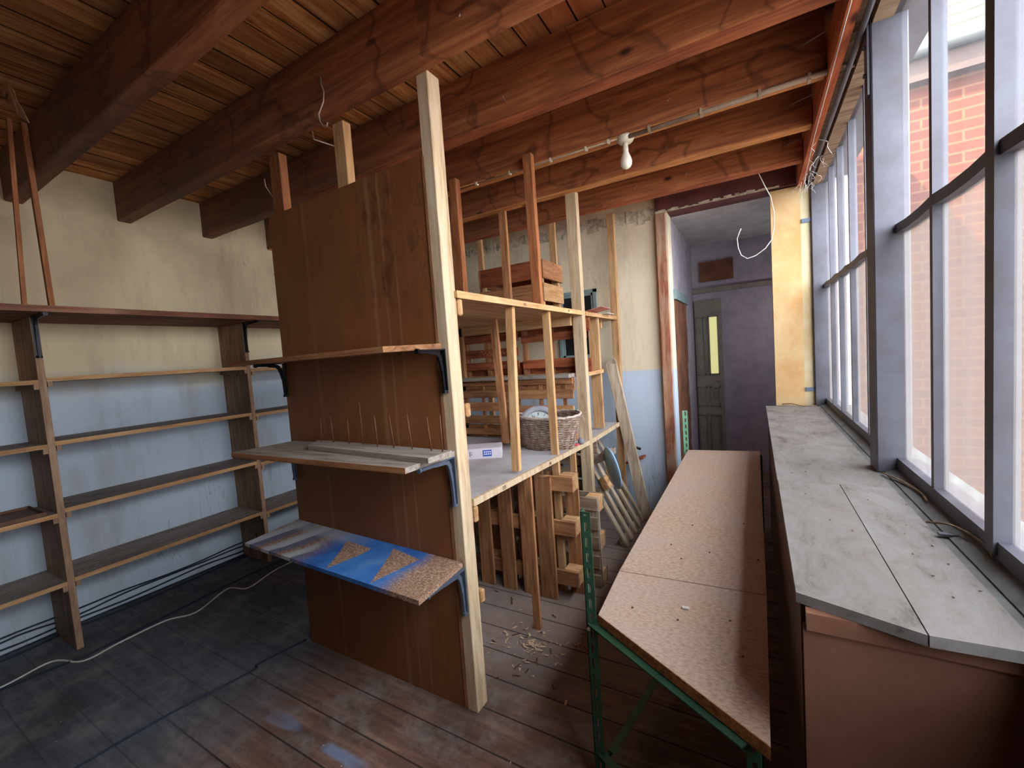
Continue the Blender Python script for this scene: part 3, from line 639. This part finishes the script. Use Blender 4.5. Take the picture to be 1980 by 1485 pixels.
# shelves on the partition
s1 = thing('bracket_shelf', 'topmost narrow board shelf on black brackets on the brown partition', 'shelf', (-1.7, 1.3, 1.60), 'bracket shelves on the partition')
MB().hexa([(-2.47, 1.235, 1.602), (-1.30, 1.235, 1.602), (-1.135, 1.40, 1.602), (-2.36, 1.40, 1.602), (-2.47, 1.235, 1.624), (-1.30, 1.235, 1.626), (-1.135, 1.40, 1.624), (-2.36, 1.40, 1.624)]).build('board', 'old_x', s1)
s1_ = s1
bracket(s1, -1.13, 1.403, 1.598, 0, -1, 'black', .15, .17); bracket(s1, -2.235, 1.403, 1.598, 0, -1, 'black', .15, .17)
s2 = thing('bracket_shelf', 'grey dusty board shelf at mid height of the partition, carrying the row of nails', 'shelf', (-1.7, 1.3, 1.15), 'bracket shelves on the partition')
MB().hexa([(-2.27, 1.105, 1.152), (-1.125, 1.125, 1.148), (-1.115, 1.403, 1.148), (-2.215, 1.403, 1.152), (-2.27, 1.105, 1.172), (-1.125, 1.125, 1.170), (-1.115, 1.403, 1.170), (-2.215, 1.403, 1.172)]).build('board', 'shelf2', s2) if False else None
M_['shelf2'] = wood('dusty_grey_plank', (170, 160, 150), (146, 134, 124), (104, 86, 74), 'x', .3, (150, 150, 152))
MB().hexa([(-2.27, 1.105, 1.150), (-1.125, 1.125, 1.148), (-1.112, 1.403, 1.148), (-2.215, 1.403, 1.150), (-2.27, 1.105, 1.172), (-1.125, 1.125, 1.170), (-1.112, 1.403, 1.170), (-2.215, 1.403, 1.172)]).build('board', 'shelf2', s2)
MB().hexa([(-2.271, 1.103, 1.149), (-1.125, 1.123, 1.147), (-1.125, 1.1255, 1.147), (-2.27, 1.1055, 1.149), (-2.271, 1.103, 1.1715), (-1.125, 1.123, 1.1695), (-1.125, 1.1255, 1.1695), (-2.27, 1.1055, 1.1715)]).build('front_edge', 'old_x', s2, label='raw brown front edge')
bracket(s2, -1.125, 1.403, 1.145, 0, -1, 'grey_iron', .20, .20); bracket(s2, -2.23, 1.403, 1.147, 0, -1, 'grey_iron', .2, .18)
s3 = thing('bracket_shelf', 'lowest partition shelf of chipboard sprayed blue and white around bare triangles', 'shelf', (-1.7, 1.3, .66), 'bracket shelves on the partition')
MB().hexa([(-2.325, 1.145, .668), (-1.10, 1.108, .660), (-1.118, 1.403, .662), (-2.26, 1.403, .706), (-2.325, 1.145, .684), (-1.10, 1.108, .680), (-1.118, 1.403, .684), (-2.26, 1.403, .722)]).build('board', 'blue', s3)
bracket(s3, -1.118, 1.403, .657, 0, -1, 'grey_iron', .22, .19); bracket(s3, -2.2, 1.403, .66, 0, -1, 'grey_iron', .2, .18)
nb = thing('nail_board', 'short wooden plank with a row of nine upright nails on the middle partition shelf', 'nail board', (-1.5, 1.30, 1.172))
MB().hexa([(-1.88, 1.255, 1.173), (-1.075, 1.195, 1.171), (-1.065, 1.325, 1.171), (-1.97, 1.375, 1.173), (-1.88, 1.255, 1.192), (-1.075, 1.195, 1.192), (-1.065, 1.325, 1.192), (-1.97, 1.375, 1.192)]).build('plank', 'shelf2', nb)
for (xx, yy, h) in ((-1.906, 1.35, .12), (-1.805, 1.343, .13), (-1.678, 1.331, .12), (-1.588, 1.336, .20), (-1.471, 1.315, .14), (-1.369, 1.314, .14), (-1.257, 1.307, .15), (-1.148, 1.301, .14), (-1.09, 1.30, .15)):
    MB().tube([(xx, yy, 1.19), (xx + random.uniform(-.012, .004), yy + random.uniform(-.004, .004), 1.19 + h)], .0032, 6).build('nail', 'rnail', nb, True)

# ================================================================== RACK
X0 = -1.09
r = thing('timber_rack', 'open rack of pale pine studs and board shelves behind the partition', 'rack', (-1.6, 2.7, 0))
def stud(x0, x1, y0, y1, z0, z1, mat='old_z', face=True, nm='post', dx=0, dy=0):
    MB().hexa([(x0, y0, z0), (x1, y0, z0), (x1, y1, z0), (x0, y1, z0), (x0 + dx, y0 + dy, z1), (x1 + dx, y0 + dy, z1), (x1 + dx, y1 + dy, z1), (x0 + dx, y1 + dy, z1)], .002).build(nm, mat, r)
stud(-1.170, -1.112, 2.345, 2.385, 1.842, 2.74, 'rust_z', dx=-.004, dy=.0)          # B
stud(-1.732, -1.672, 2.345, 2.395, 1.842, 2.74, 'rust_z')                            # A
stud(-1.735, -1.672, 2.975, 3.005, 0, 2.70, 'old_z')                                 # S
stud(-1.170, -1.090, 2.985, 3.045, 0, 2.70, 'white_z')                               # M main
stud(-2.22, -2.165, 2.955, 2.99, 0, 2.70, 'old_z')
stud(-1.150, -1.088, 3.86, 3.92, 0, 2.76, 'pine_z', dx=.02)                          # F far
stud(-1.563, -1.504, 3.54, 3.57, 1.842, 2.76, 'pine_z'); stud(-2.323, -2.27, 3.53, 3.56, 0, 2.72, 'pine_z')
stud(-1.158, -1.112, 1.935, 1.965, .935, 1.815, 'pine_z', dy=.05)                    # p1
stud(-1.158, -1.110, 2.44, 2.468, 0, 1.815, 'pine_z')                                # p2
stud(-1.62, -1.565, 2.60, 2.625, .925, 1.815, 'old_z', dy=-.05)                      # back
stud(-1.20, -1.112, 3.40, 3.43, .90, 1.815, 'pine_z')                                # wide board
stud(-1.140, -1.095, 2.025, 2.045, 0, .89, 'old_z')                                  # low
stud(-1.140, -1.100, 2.70, 2.725, 0, .87, 'pine_z')
# boards
for k in range(5):
    xb = X0 - k * .225
    B(xb - .222, xb - .001, 1.47, 3.96, 1.815, 1.842).build('upper_shelf_board', 'pine_y', r)
B(X0, X0 + .006, 1.47, 2.985, 1.812, 1.843).build('shelf_edging', 'pine_y', r); B(X0, X0 + .006, 3.045, 3.95, 1.812, 1.843).build('shelf_edging', 'pine_y', r)
for yy in (1.515, 2.985, 3.70):
    B(-2.2, -1.175, yy - .03, yy - .001, 1.745, 1.815).build('bearer', 'pine_x', r)
M_['wt'] = plain('pale_grey_worktop', (186, 184, 190), .6, c2=(160, 150, 148), sc=2.5)
def slab(x0, x1, ya, yb, za, zb, th, nm, mat): MB().hexa([(x0, ya, za - th), (x1, ya, za - th), (x1, yb, zb - th), (x0, yb, zb - th), (x0, ya, za), (x1, ya, za), (x1, yb, zb), (x0, yb, zb)]).build(nm, mat, r)
ZW = lambda y: .937 - (y - 1.48) * (.052 / 1.5) if y < 2.98 else .885
slab(-2.25, -1.105, 1.483, 2.98, .937, .885, .03, 'worktop', 'wt'); slab(-2.25, -1.105, 2.981, 3.78, .885, .885, .03, 'worktop', 'wt')
slab(-1.105, X0, 1.483, 2.98, .937, .885, .032, 'worktop_edging', 'white_z'); slab(-1.105, X0, 3.046, 3.78, .885, .885, .034, 'worktop_edging', 'white_z')
slab(-2.2, -1.175, 2.86, 2.98, 1.392, 1.392, .026, 'middle_shelf_board', 'shelf2'); slab(-2.2, X0, 3.05, 3.41, 1.392, 1.392, .03, 'middle_shelf_board', 'pine_y')
for (t_, y, z) in (('115', 2.06, 1.819), ('91', 2.70, 1.819)):
    text('pencil_number', t_, .022, 'ink', r, (X0 + .007, y, z), (math.pi / 2, 0, math.pi / 2))
for (t_, y) in (('123', 1.72), ('192', 2.26)):
    text('pencil_number', t_, .024, 'ink', r, (X0 + .001, y, ZW(y) - .026), (math.pi / 2, -.0347, math.pi / 2))

# slatted pallets and crate
def pallet(label, loc, rot, L, H, n, sw, mat='old_x', d=.12, name='wooden_pallet', blocks=True, group='wooden pallets', zs=None, smat=None, backn=3):
    """local frame: slats run along x (0..L), stacked in z (0..H); front face at y=0, depth +y."""
    t = thing(name, label, 'pallet' if 'pallet' in name else 'crate', loc, group, rot)
    zs = zs or [(i * (H - sw) / (n - 1), i * (H - sw) / (n - 1) + sw) for i in range(n)]
    for z0, z1 in zs:
        MB().box(random.uniform(0, .006), L - random.uniform(0, .006), 0, .018, z0, z1, bev=.002).build('slat', mat, t, local=True)
    for xx in (0, L / 2 - .045, L - .09):
        if blocks:
            MB().box(xx, xx + .09, .018, .036, 0, H).build('stringer', smat or W['old_z'], t, local=True)
            for zz in (0, H / 2 - .05, H - .10): MB().box(xx, xx + .09, .036, d - .02, zz, zz + .10, bev=.003).build('block', 'pine_x', t, local=True)
        else:
            MB().box(xx, xx + .03, .018, d - .02, 0, H).build('stringer', smat or W['old_z'], t, local=True)
    for i in range(backn):
        z0 = i * (H - .1) / (backn - 1); MB().box(0, L, d - .02, d, z0, z0 + .1).build('base_board', mat, t, local=True)
    return t
# upright on the middle shelf, right and left
pallet('red-brown slatted pallet upright on the middle rack shelf, right of the nailed studs', (-1.655, 3.06, 1.393), (0, 0, 0), .56, .41, 3, .06, 'rust_x', .09, blocks=False, zs=[(.045, .115), (.255, .318), (.35, .40)], backn=2)
tl = pallet('slatted pallet with scribbled writing, upright on the middle rack shelf at the left', (-2.24, 3.06, 1.393), (0, 0, 0), .555, .41, 3, .06, 'rust_x', .09, blocks=False, zs=[(.055, .12), (.158, .228), (.285, .352)], backn=2)
P = []
for k in range(44):
    u = k / 43; P.append((.18 + .27 * u, -.0015, .192 + .012 * math.sin(u * 40) + (.022 * math.exp(-((u - .06) / .05) ** 2)) - (.02 * math.exp(-((u - .55) / .03) ** 2))))
MB().tube(P, .0014, 4).build('scribbled_writing', 'chalk', tl, local=True)
pallet('slatted pallet standing on the grey worktop behind the wicker basket', (-1.665, 2.925, .892), (0, 0, 0), .49, .47, 5, .07, 'old_x', .05, blocks=False, zs=[(.02, .08), (.10, .165), (.195, .262), (.315, .385), (.425, .47)], backn=2)
pallet('slatted pallet standing on the grey worktop behind the white carton', (-2.23, 2.925, .892), (0, 0, 0), .55, .47, 5, .07, 'old_x', .05, blocks=False, zs=[(.02, .07), (.115, .18), (.22, .29), (.33, .39), (.43, .46)], backn=2)
pallet('tight stack of boards nailed as a pallet under the worktop beside the main post', (-1.66, 3.055, .0), (0, 0, 0), .56, .84, 9, .075, 'grey_x', .12, blocks=False)
# pallets under the worktop: vertical slats -> rotate about y
def upright_pallet(label, x0, y, slats, zt, depth, xr):
    t = thing('wooden_pallet', label, 'pallet', (x0, y, 0), 'wooden pallets')
    for a, b in slats:
        B(a, b, y, y + .02, .0, zt, bev=.002).build('slat', 'old_z', t)
    for z in (.10, .42, .70):
        B(x0, xr, y + .021, y + .042, z, z + .09).build('stringer', 'old_x', t)
        for xx in (x0 + .02, (x0 + xr) / 2 - .05, xr - .10): B(xx, xx + .095, y + .043, y + .125, z - .005, z + .095, bev=.003).build('block', 'pine_x', t)
    for i in range(6):
        a = x0 + i * (xr - x0 - .1) / 5; B(a, a + .09, y + .126, y + .144, 0, zt).build('base_board', 'old_z', t)
    return t
upright_pallet('large pallet with vertical slats standing under the front of the grey worktop', -1.695, 2.33, [(-1.695, -1.593), (-1.52, -1.42), (-1.36, -1.28), (-1.236, -1.125)], .79, .14, -.985)
pallet('short weathered pallet standing on end just behind the vertical-slat pallet', (-1.90, 2.56, 0), (0, 0, 0), .99, .60, 5, .085, 'grey_x', .13, smat=W['grey_z'])
# pallet leaning, slats run up the slope
t = thing('wooden_pallet', 'narrow-slatted pallet leaning sideways beside the white wall', 'pallet', (-.905, 3.185, .008), 'wooden pallets', (0, math.radians(-28), 0))
for i in range(5):
    y0 = i * .135; MB().box(-.02, 0, y0, y0 + .055, 0, .86, bev=.002).build('slat', 'grey_z', t, local=True)
for z in (.0, .40, .78):
    MB().box(-.042, -.021, 0, .60, z, z + .075).build('stringer', 'grey_x', t, local=True)
MB().box(.001, .06, .12, .20, .44, .54, bev=.004).build('block', 'pine_y', t, local=True, label='pale block'); MB().box(.001, .06, .34, .42, .46, .56, bev=.004).build('block', 'pine_y', t, local=True, label='pale block')
# slatted crate on the upper shelf
c = thing('slatted_crate', 'open slatted wooden crate on the far upper shelf of the rack', 'crate', (-1.8, 3.4, 1.843))
for z0, z1, m in ((1.845, 1.90, 'grey_x'), (1.985, 2.13, 'old_x'), (2.17, 2.32, 'rust_x')):
    B(-2.09, -1.50, 3.195, 3.215, z0, z1).build('slat', m, c); B(-2.09, -1.50, 3.575, 3.595, z0, z1).build('slat', m, c)
    B(-1.499, -1.480, 3.195, 3.60, z0, z1).build('slat', {'grey_x': 'shelf_y', 'old_x': 'pine_y', 'rust_x': 'old_y'}[m], c); B(-2.11, -2.091, 3.195, 3.60, z0, z1).build('slat', 'old_y', c)
for xx in (-1.53, -2.09):
    for yy in (3.216, 3.545): B(xx, xx + .03, yy, yy + .03, 1.843, 2.32).build('corner_post', 'pine_z', c)
B(-2.09, -1.50, 3.195, 3.595, 1.8432, 1.845).build('base', 'old_x', c)

# papers on the shelf
o = MB().hexa([(-1.16, 3.12, 1.844), (-.98, 3.10, 1.87), (-.985, 3.36, 1.868), (-1.17, 3.38, 1.844), (-1.16, 3.12, 1.846), (-.98, 3.10, 1.872), (-.985, 3.36, 1.870), (-1.17, 3.38, 1.846)]).build('pink_folder', 'pink'); tag(o, 'creased pink folder lying at the end of the upper rack shelf', 'folder')
o = B(-1.2, -1.03, 3.42, 3.60, 1.8435, 1.847).build('paper_sheets', 'paperw'); tag(o, 'white paper sheets beside the pink folder on the upper rack shelf', 'paper')

# basket with clock
bz = ZW(2.68) + .003
bk = thing('wicker_basket', 'oval wicker basket of brown and bleached withies on the worktop', 'basket', (-1.29, 2.68, bz))
mb = MB(); nst = 22
def ov(t, h, wob=0, cx=-1.29, cy=2.68):
    k = h / .225; rx = .185 + .062 * k + wob; ry = .135 + .045 * k + wob
    return (cx + rx * math.cos(t), cy + ry * math.sin(t), bz + h + .006 * math.sin(2 * t))
for j in range(27):
    h = .006 + j * .0080; P = [ov(2 * math.pi * i / 88, h + .0015 * math.sin(i * 1.7 + j), .0045 * math.cos(nst / 2 * 2 * math.pi * i / 88 + j * math.pi)) for i in range(88)]
    mb.loop(P, .0044, 5)
for i in range(nst):
    t = 2 * math.pi * i / nst; mb.tube([ov(t, 0), ov(t, .11), ov(t, .226)], .004, 5)
mb.build('woven_body', 'wick_d', bk, True)
M_['wick_l'] = plain('bleached_wicker', (206, 192, 178), .7, c2=(160, 140, 124), sc=40)
MB().loop([ov(2 * math.pi * i / 60, .228 + .003 * math.sin(i * 2.1)) for i in range(60)], .009, 6).build('rim', 'wick_l', bk, True)
mb = MB()
for i in range(0, 80): pass
MB().prism([(-1.29 + .18 * math.cos(a), 2.68 + .13 * math.sin(a)) for a in [2 * math.pi * k / 24 for k in range(24)]], bz, bz + .006).build('base', 'wick_d', bk)
mb = MB()
for (tt, dx, dz) in ((.1, .05, .03), (.5, .04, -.05), (.2, .03, -.06)):
    a = Vector(ov(tt, .22)); mb.tube([a, a + Vector((dx * .5, 0, dz * .2)), a + Vector((dx, 0, dz))], .0018, 5)
mb.build('loose_withy', 'wick_l', bk, True)
ck = thing('wall_clock', 'round grey wall clock standing tilted in the wicker basket', 'clock', (-1.37, 2.72, bz + .135), None, (math.radians(72), 0, math.radians(28)))
MB().lathe((0, 0, 0), [(.150, 0), (.150, .014), (.143, .024), (.112, .026), (.106, .016), (.106, .008)], 48).build('case', 'clock_rim', ck, True, local=True)
dl = MB().lathe((0, 0, 0), [(.106, .006), (.106, .012)], 40).build('dial', 'clock_face', ck, local=True)
mb = MB()
for k in range(12):
    a = k * math.pi / 6; dv = Vector((math.cos(a), math.sin(a), 0)); mb.bar(dv * .078 + Vector((0, 0, .0125)), dv * .098 + Vector((0, 0, .0125)), .006 if k % 3 == 0 else .0035, .001)
mb.build('hour_marks', 'ink', dl, local=True)
MB().bar((0, 0, .015), (.03, .045, .015), .006, .0015).build('hour_hand', 'ink', dl, local=True); MB().bar((0, 0, .017), (-.03, .075, .017), .004, .0015).build('minute_hand', 'ink', dl, local=True)
# white carton
cb = thing('white_carton', 'small white carton with a blue label lying on the near worktop', 'box', (-1.60, 2.30, ZW(2.3) + .001), None, (0, 0, math.radians(30)))
MB().box(-.13, .14, -.11, .05, 0, .068, bev=.001).build('carton_body', 'card', cb, local=True)
mb = MB(); v = []
for k in range(9):
    a = math.pi * k / 8; v.append((-.13 - .026 * math.sin(a), -.112 , .034 - .034 * math.cos(a)))
vs = [mb.bm.verts.new(q) for q in v] ; f_ = mb.bm.faces.new(vs); rr = bmesh.ops.extrude_face_region(mb.bm, geom=[f_]); bmesh.ops.translate(mb.bm, verts=[e for e in rr['geom'] if isinstance(e, bmesh.types.BMVert)], vec=(0, .0015, 0))
mb.build('end_flap', 'card', cb, local=True)
lbl = MB().box(.02, .075, -.1115, -.110, .016, .056).build('blue_label', 'label_blue', cb, local=True)
mb = MB()
for zz in (.040, .026):
    for q in range(4): mb.box(.026 + q * .012, .034 + q * .012, -.1122, -.1114, zz, zz + .008)
mb.build('label_print', 'white', lbl, local=True)
MB().box(-.065, -.062, -.1115, -.110, .02, .05).box(-.058, -.048, -.1115, -.110, .03, .033).box(-.058, -.050, -.1115, -.110, .044, .047).build('printed_lines', 'ink', cb, local=True)
# little clip next to the basket
o = MB().lathe((-1.03 - .07, 2.83, ZW(2.83) + .001), [(.018, 0), (.022, .015), (.020, .035), (.008, .042)], 14).build('small_grey_spool', 'grey_board', None, True); tag(o, 'small grey plastic spool on the worktop right of the basket', 'spool')
o = MB().box(-1.125, -1.10, 2.755, 2.80, ZW(2.78) + .001, ZW(2.78) + .010, bev=.002).build('red_peg', plain('coral_red_plastic', (226, 92, 96), .4)); tag(o, 'small coral red peg on the worktop edge right of the basket', 'peg')

# leaning planks and things by the white wall
o = MB().hexa([(-.945, 3.795, 0), (-.843, 3.795, 0), (-.843, 3.82, 0), (-.945, 3.82, 0), (-1.205, 3.828, 1.42), (-1.103, 3.828, 1.42), (-1.103, 3.853, 1.42), (-1.205, 3.853, 1.42)], .004).build('leaning_plank', 'grey_z'); tag(o, 'long weathered plank leaning against the white wall', 'plank')
bm_ = MB().cyl((-1.154, 3.828, 1.422), (-1.154, 3.853, 1.422), .051, n=20); o2 = bm_.build('rounded_end', 'grey_z', o); 
o2.location = (0, 0, 0)
o = thing('round_disk', 'pale blue round plastic disk leaning edge-on among the pallets', 'disk', (-.97, 3.17, .50), None, (math.radians(90 + 10), math.radians(10), math.radians(-53)))
MB().lathe((0, .15, 0), [(.16, -.006), (.165, 0), (.16, .008), (.10, .016), (.03, .018)], 36).build('plate', 'disk', o, True, local=True)
MB().cyl((0, .15, .016), (0, .15, .030), .012, n=12).build('bolt', 'nail', o, True, local=True)
mb = MB(); nx, ny = 7, 4; V = {}
for i in range(nx):
    for j in range(ny): V[i, j] = mb.bm.verts.new((-1.33 + i * .05, 3.22 + j * .07, .60 + i * .022 + random.uniform(-.014, .014) + (.03 if j == 1 else 0)))
for i in range(nx - 1):
    for j in range(ny - 1): mb.bm.faces.new((V[i, j], V[i + 1, j], V[i + 1, j + 1], V[i, j + 1]))
rr = bmesh.ops.extrude_face_region(mb.bm, geom=list(mb.bm.faces)); bmesh.ops.translate(mb.bm, verts=[e for e in rr['geom'] if isinstance(e, bmesh.types.BMVert)], vec=(0, 0, -.05))
o = mb.build('torn_cardboard', 'kraft'); tag(o, 'crumpled torn cardboard lying on top of the leaning pallet', 'cardboard')
o = MB().bar((-1.08, 3.945, .48), (-.92, 3.94, .54), .02, .10, (0, 1, 0)).build('board_offcut', 'rust_x'); tag(o, 'short red-brown board offcut crossing behind the leaning plank', 'board')
o = MB().tube([(-1.08, 3.945, .64), (-1.0, 3.94, .625), (-.95, 3.94, .61)], .012, 8).build('black_rod', 'black', None, True); tag(o, 'short black rod poking out behind the pale blue disk', 'rod')

# ================================================================== GREEN FRAME TABLE
def angle_post(parent, x, y, z0, z1, sx, sy, mat='green', name='post', w_=.036, t_=.0028):
    """slotted steel angle: corner at x,y ; flanges along sx and sy"""
    mb = MB()
    for ax in (0, 1):
        def bx(a, b, c, d):
            if ax == 0: mb.box(min(x + sx * a, x + sx * b), max(x + sx * a, x + sx * b), min(y, y + sy * t_), max(y, y + sy * t_), c, d)
            else: mb.box(min(x, x + sx * t_), max(x, x + sx * t_), min(y + sy * a, y + sy * b), max(y + sy * a, y + sy * b), c, d)
        bx(0, .013, z0, z1); bx(.023, w_, z0, z1); z = z0
        while z < z1 - .02:
            bx(.013, .023, z, z + .022); z += .054
        bx(.013, .023, z1 - .008, z1)
    return mb.build(name, mat, parent)
def rail(parent, p, q, mat='green', name='rail', h=.034):
    p = Vector(p); q = Vector(q); mb = MB(); d = (q - p).normalized(); s = d.cross(Vector((0, 0, 1))).normalized()
    mb.bar(p + Vector((0, 0, h / 2 - .004)), q + Vector((0, 0, h / 2 - .004)), .003, .009); mb.bar(p - Vector((0, 0, h / 2 - .004)), q - Vector((0, 0, h / 2 - .004)), .003, .009)
    n = max(2, int((q - p).length / .054))
    for i in range(n): a = p + (q - p) * (i / n); mb.bar(a, a + d * .022, .003, h - .016)
    mb.bar(p + Vector((0, 0, h / 2)) + s * .014, q + Vector((0, 0, h / 2)) + s * .014, .030, .003)
    return mb.build(name, mat, parent)
T = thing('slotted_angle_table', 'long low chipboard table on a green slotted-angle steel frame', 'table', (-.25, 2.4, 0))
ZT = .65
Lc, Rc = (-.492, 1.330), (.003, 1.022)
def tp(poly, nm, lab=None):
    MB().prism(poly, ZT - .032, ZT).build(nm, 'chip', T)
tp([Lc, Rc, (.008, 1.664), (-.507, 1.640)], 'top_board'); tp([(-.507, 1.6455), (.008, 1.6695), (.004, 3.885), (-.524, 3.82)], 'top_board')
mb = MB(); mb.hexa([(Lc[0], Lc[1] - .002, ZT - .0325), (Rc[0], Rc[1] - .002, ZT - .0325), (Rc[0], Rc[1], ZT - .0325), (Lc[0], Lc[1], ZT - .0325), (Lc[0], Lc[1] - .002, ZT - .0008), (Rc[0], Rc[1] - .002, ZT - .0008), (Rc[0], Rc[1], ZT - .0008), (Lc[0], Lc[1], ZT - .0008)])
mb.build('front_edge', 'chip_edge', T, label='raw brown chipboard edge')
angle_post(T, -.535, 1.325, 0, 1.008, 1, 1)
angle_post(T, -.012, 1.085, 0, ZT - .034, -1, 1)
angle_post(T, -.555, 3.84, 0, .985, 1, -1, 'mint'); angle_post(T, .02, 3.90, 0, ZT - .034, -1, -1)
dv = Vector((Rc[0] - Lc[0], Rc[1] - Lc[1], 0)).normalized()
rail(T, (-.515, 1.345, ZT - .055), (-.04, 1.058, ZT - .055))
rail(T, (-.515, 1.368, ZT - .058), (-.04, 1.085, ZT - .058))
rail(T, (-.515, 1.35, .12), (-.04, 1.07, .12))
rail(T, (-.46, 1.36, ZT - .055), (-.47, 3.80, ZT - .055)); rail(T, (-.06, 1.14, ZT - .055), (-.06, 3.84, ZT - .055))
rail(T, (-.525, 1.36, .06), (-.42, 1.69, .12)) if False else rail(T, (-.50, 1.37, .10), (-.30, 2.45, .12), name='brace')
MB().cyl((-.525, 1.322, .598), (-.525, 1.314, .598), .007, n=6).build('bolt', 'nail', T); MB().cyl((-.032, 1.082, .595), (-.032, 1.072, .595), .007, n=6).build('bolt', 'nail', T)

# ================================================================== WINDOW BENCH
Bn = thing('window_bench', 'long grey dusty plywood bench running under the windows', 'bench', (.23, 2.5, 0))
MB().hexa([(.060, 1.055, .978), (.252, .985, .978), (.250, 1.90, .978), (.060, 1.90, .978), (.060, 1.055, 1.0), (.252, .985, 1.0), (.250, 1.90, 1.0), (.060, 1.90, 1.0)]).build('top_board', 'bench', Bn)
MB().hexa([(.2545, .985, .978), (.40, .995, .978), (.40, 1.90, .978), (.2525, 1.90, .978), (.2545, .985, 1.0), (.40, .995, 1.0), (.40, 1.90, 1.0), (.2525, 1.90, 1.0)]).build('top_board', 'bench', Bn)
B(.058, .40, 1.901, 4.01, .978, 1.0).build('top_board', 'bench', Bn)
B(.068, .086, 1.06, 4.0, 0, .977).build('front_panel', 'front', Bn)
B(.07, .48, 1.03, 1.05, 0, .94).build('end_panel', 'endp', Bn); B(.075, .48, 1.02, 1.045, .94, .9775).build('end_apron', 'endp', Bn)
# debris on the sill and bench
mb = MB()
for i in range(60):
    y = random.uniform(1.1, 3.9); xx = random.uniform(.08, .40); a = random.uniform(0, 6.28); l = random.uniform(.002, .007)
    mb.bar((xx, y, 1.0015), (xx + l * math.cos(a), y + l * math.sin(a), 1.003), .0025, .002)
o = mb.build('bench_debris', 'kraft'); o['kind'] = 'stuff'; tag(o, 'small chips and crumbs scattered over the grey window bench', 'debris')
for i, (P, lb) in enumerate((([(.395, 1.55, 1.012), (.43, 1.50, 1.028), (.455, 1.40, 1.03), (.45, 1.33, 1.022)], 'pale curled stick on the window sill near the thick glazing bar'),
                             ([(.405, 2.06, 1.010), (.43, 1.95, 1.016), (.445, 1.80, 1.022), (.44, 1.72, 1.02)], 'thin pale twig on the sill next to the grey window post'))):
    o = MB().tube(smooth(P, 4), .003, 5).build('dry_twig', 'grey_x', None, True); tag(o, lb, 'twig')
o = MB().box(.40, .44, 1.47, 1.487, 1.006, 1.012).build('metal_strap', 'steel_grey'); tag(o, 'small flat grey metal strap lying across the sill groove', 'strap')
# chips on table
mb = MB()
for (xx, yy) in ((-.36, 1.95), (-.30, 1.83), (-.1, 1.46), (-.20, 1.93), (-.40, 1.41), (-.25, 1.40), (-.02, 1.93), (-.08, 2.3), (-.06, 1.30), (-.3, 2.2)):
    mb.box(xx, xx + .006, yy, yy + .006, ZT, ZT + .003)
o = mb.build('table_crumbs', 'front'); o['kind'] = 'stuff'; tag(o, 'dark crumbs scattered on the chipboard table top', 'debris')
o = MB().box(-.245, -.222, 1.47, 1.482, ZT, ZT + .008, bev=.002).build('plaster_crumb', 'paperw'); tag(o, 'white plaster crumb on the nearer table board', 'crumb')

# shavings on the floor
mb = MB()
for i in range(110):
    a = random.uniform(0, 6.28); rr_ = abs(random.gauss(0, .16)); xx = -1.06 + rr_ * math.cos(a); yy = 1.90 + rr_ * math.sin(a) * .8; b = random.uniform(0, 6.28); l = random.uniform(.008, .03)
    mb.bar((xx, yy, .003), (xx + l * math.cos(b), yy + l * math.sin(b), .003 + random.random() * .008), random.uniform(.003, .012), .0015)
o = mb.build('wood_shavings', 'litter'); o['kind'] = 'stuff'; tag(o, 'heap of pale wood shavings on the floor at the foot of the thin rack post', 'shavings')
mb = MB()
for i in range(28):
    xx = random.uniform(-1.6, -.6); yy = random.uniform(1.6, 2.3); b = random.uniform(0, 6.28); l = random.uniform(.02, .05)
    mb.bar((xx, yy, .003), (xx + l * math.cos(b), yy + l * math.sin(b), .008), .006, .0015)
o = mb.build('dead_leaves', 'front'); o['kind'] = 'stuff'; tag(o, 'dark curled bark strips scattered on the floor behind the partition', 'debris')

# ================================================================== OUTSIDE
struct(B(.62, 14, -10, 12, -.35, -.3).build('trim_22', 'ground'))
bb = thing('brick_building', 'sunlit orange brick building with slate roof seen through the windows', 'building', (4.6, 5.5, -.3))
B(.63, 9, 4.5, 7.5, -.3, 3.40).build('wall', 'brick', bb)
B(.63, 9, 4.40, 4.5, 3.36, 3.52).build('fascia', 'fascia', bb)
MB().tube([(.63, 4.36, 3.56), (9, 4.36, 3.56)], .055, 12).build('gutter', 'gutter', bb, True)
mb = MB()
for i in range(12):
    y0 = 4.34 + i * .16; z0 = 3.58 + i * .15; mb.hexa([(.63, y0, z0 - .02), (9, y0, z0 - .02), (9, y0 + .2, z0 + .16), (.63, y0 + .2, z0 + .16), (.63, y0, z0), (9, y0, z0), (9, y0 + .2, z0 + .175), (.63, y0 + .2, z0 + .175)])
mb.build('roof', 'rooft', bb)
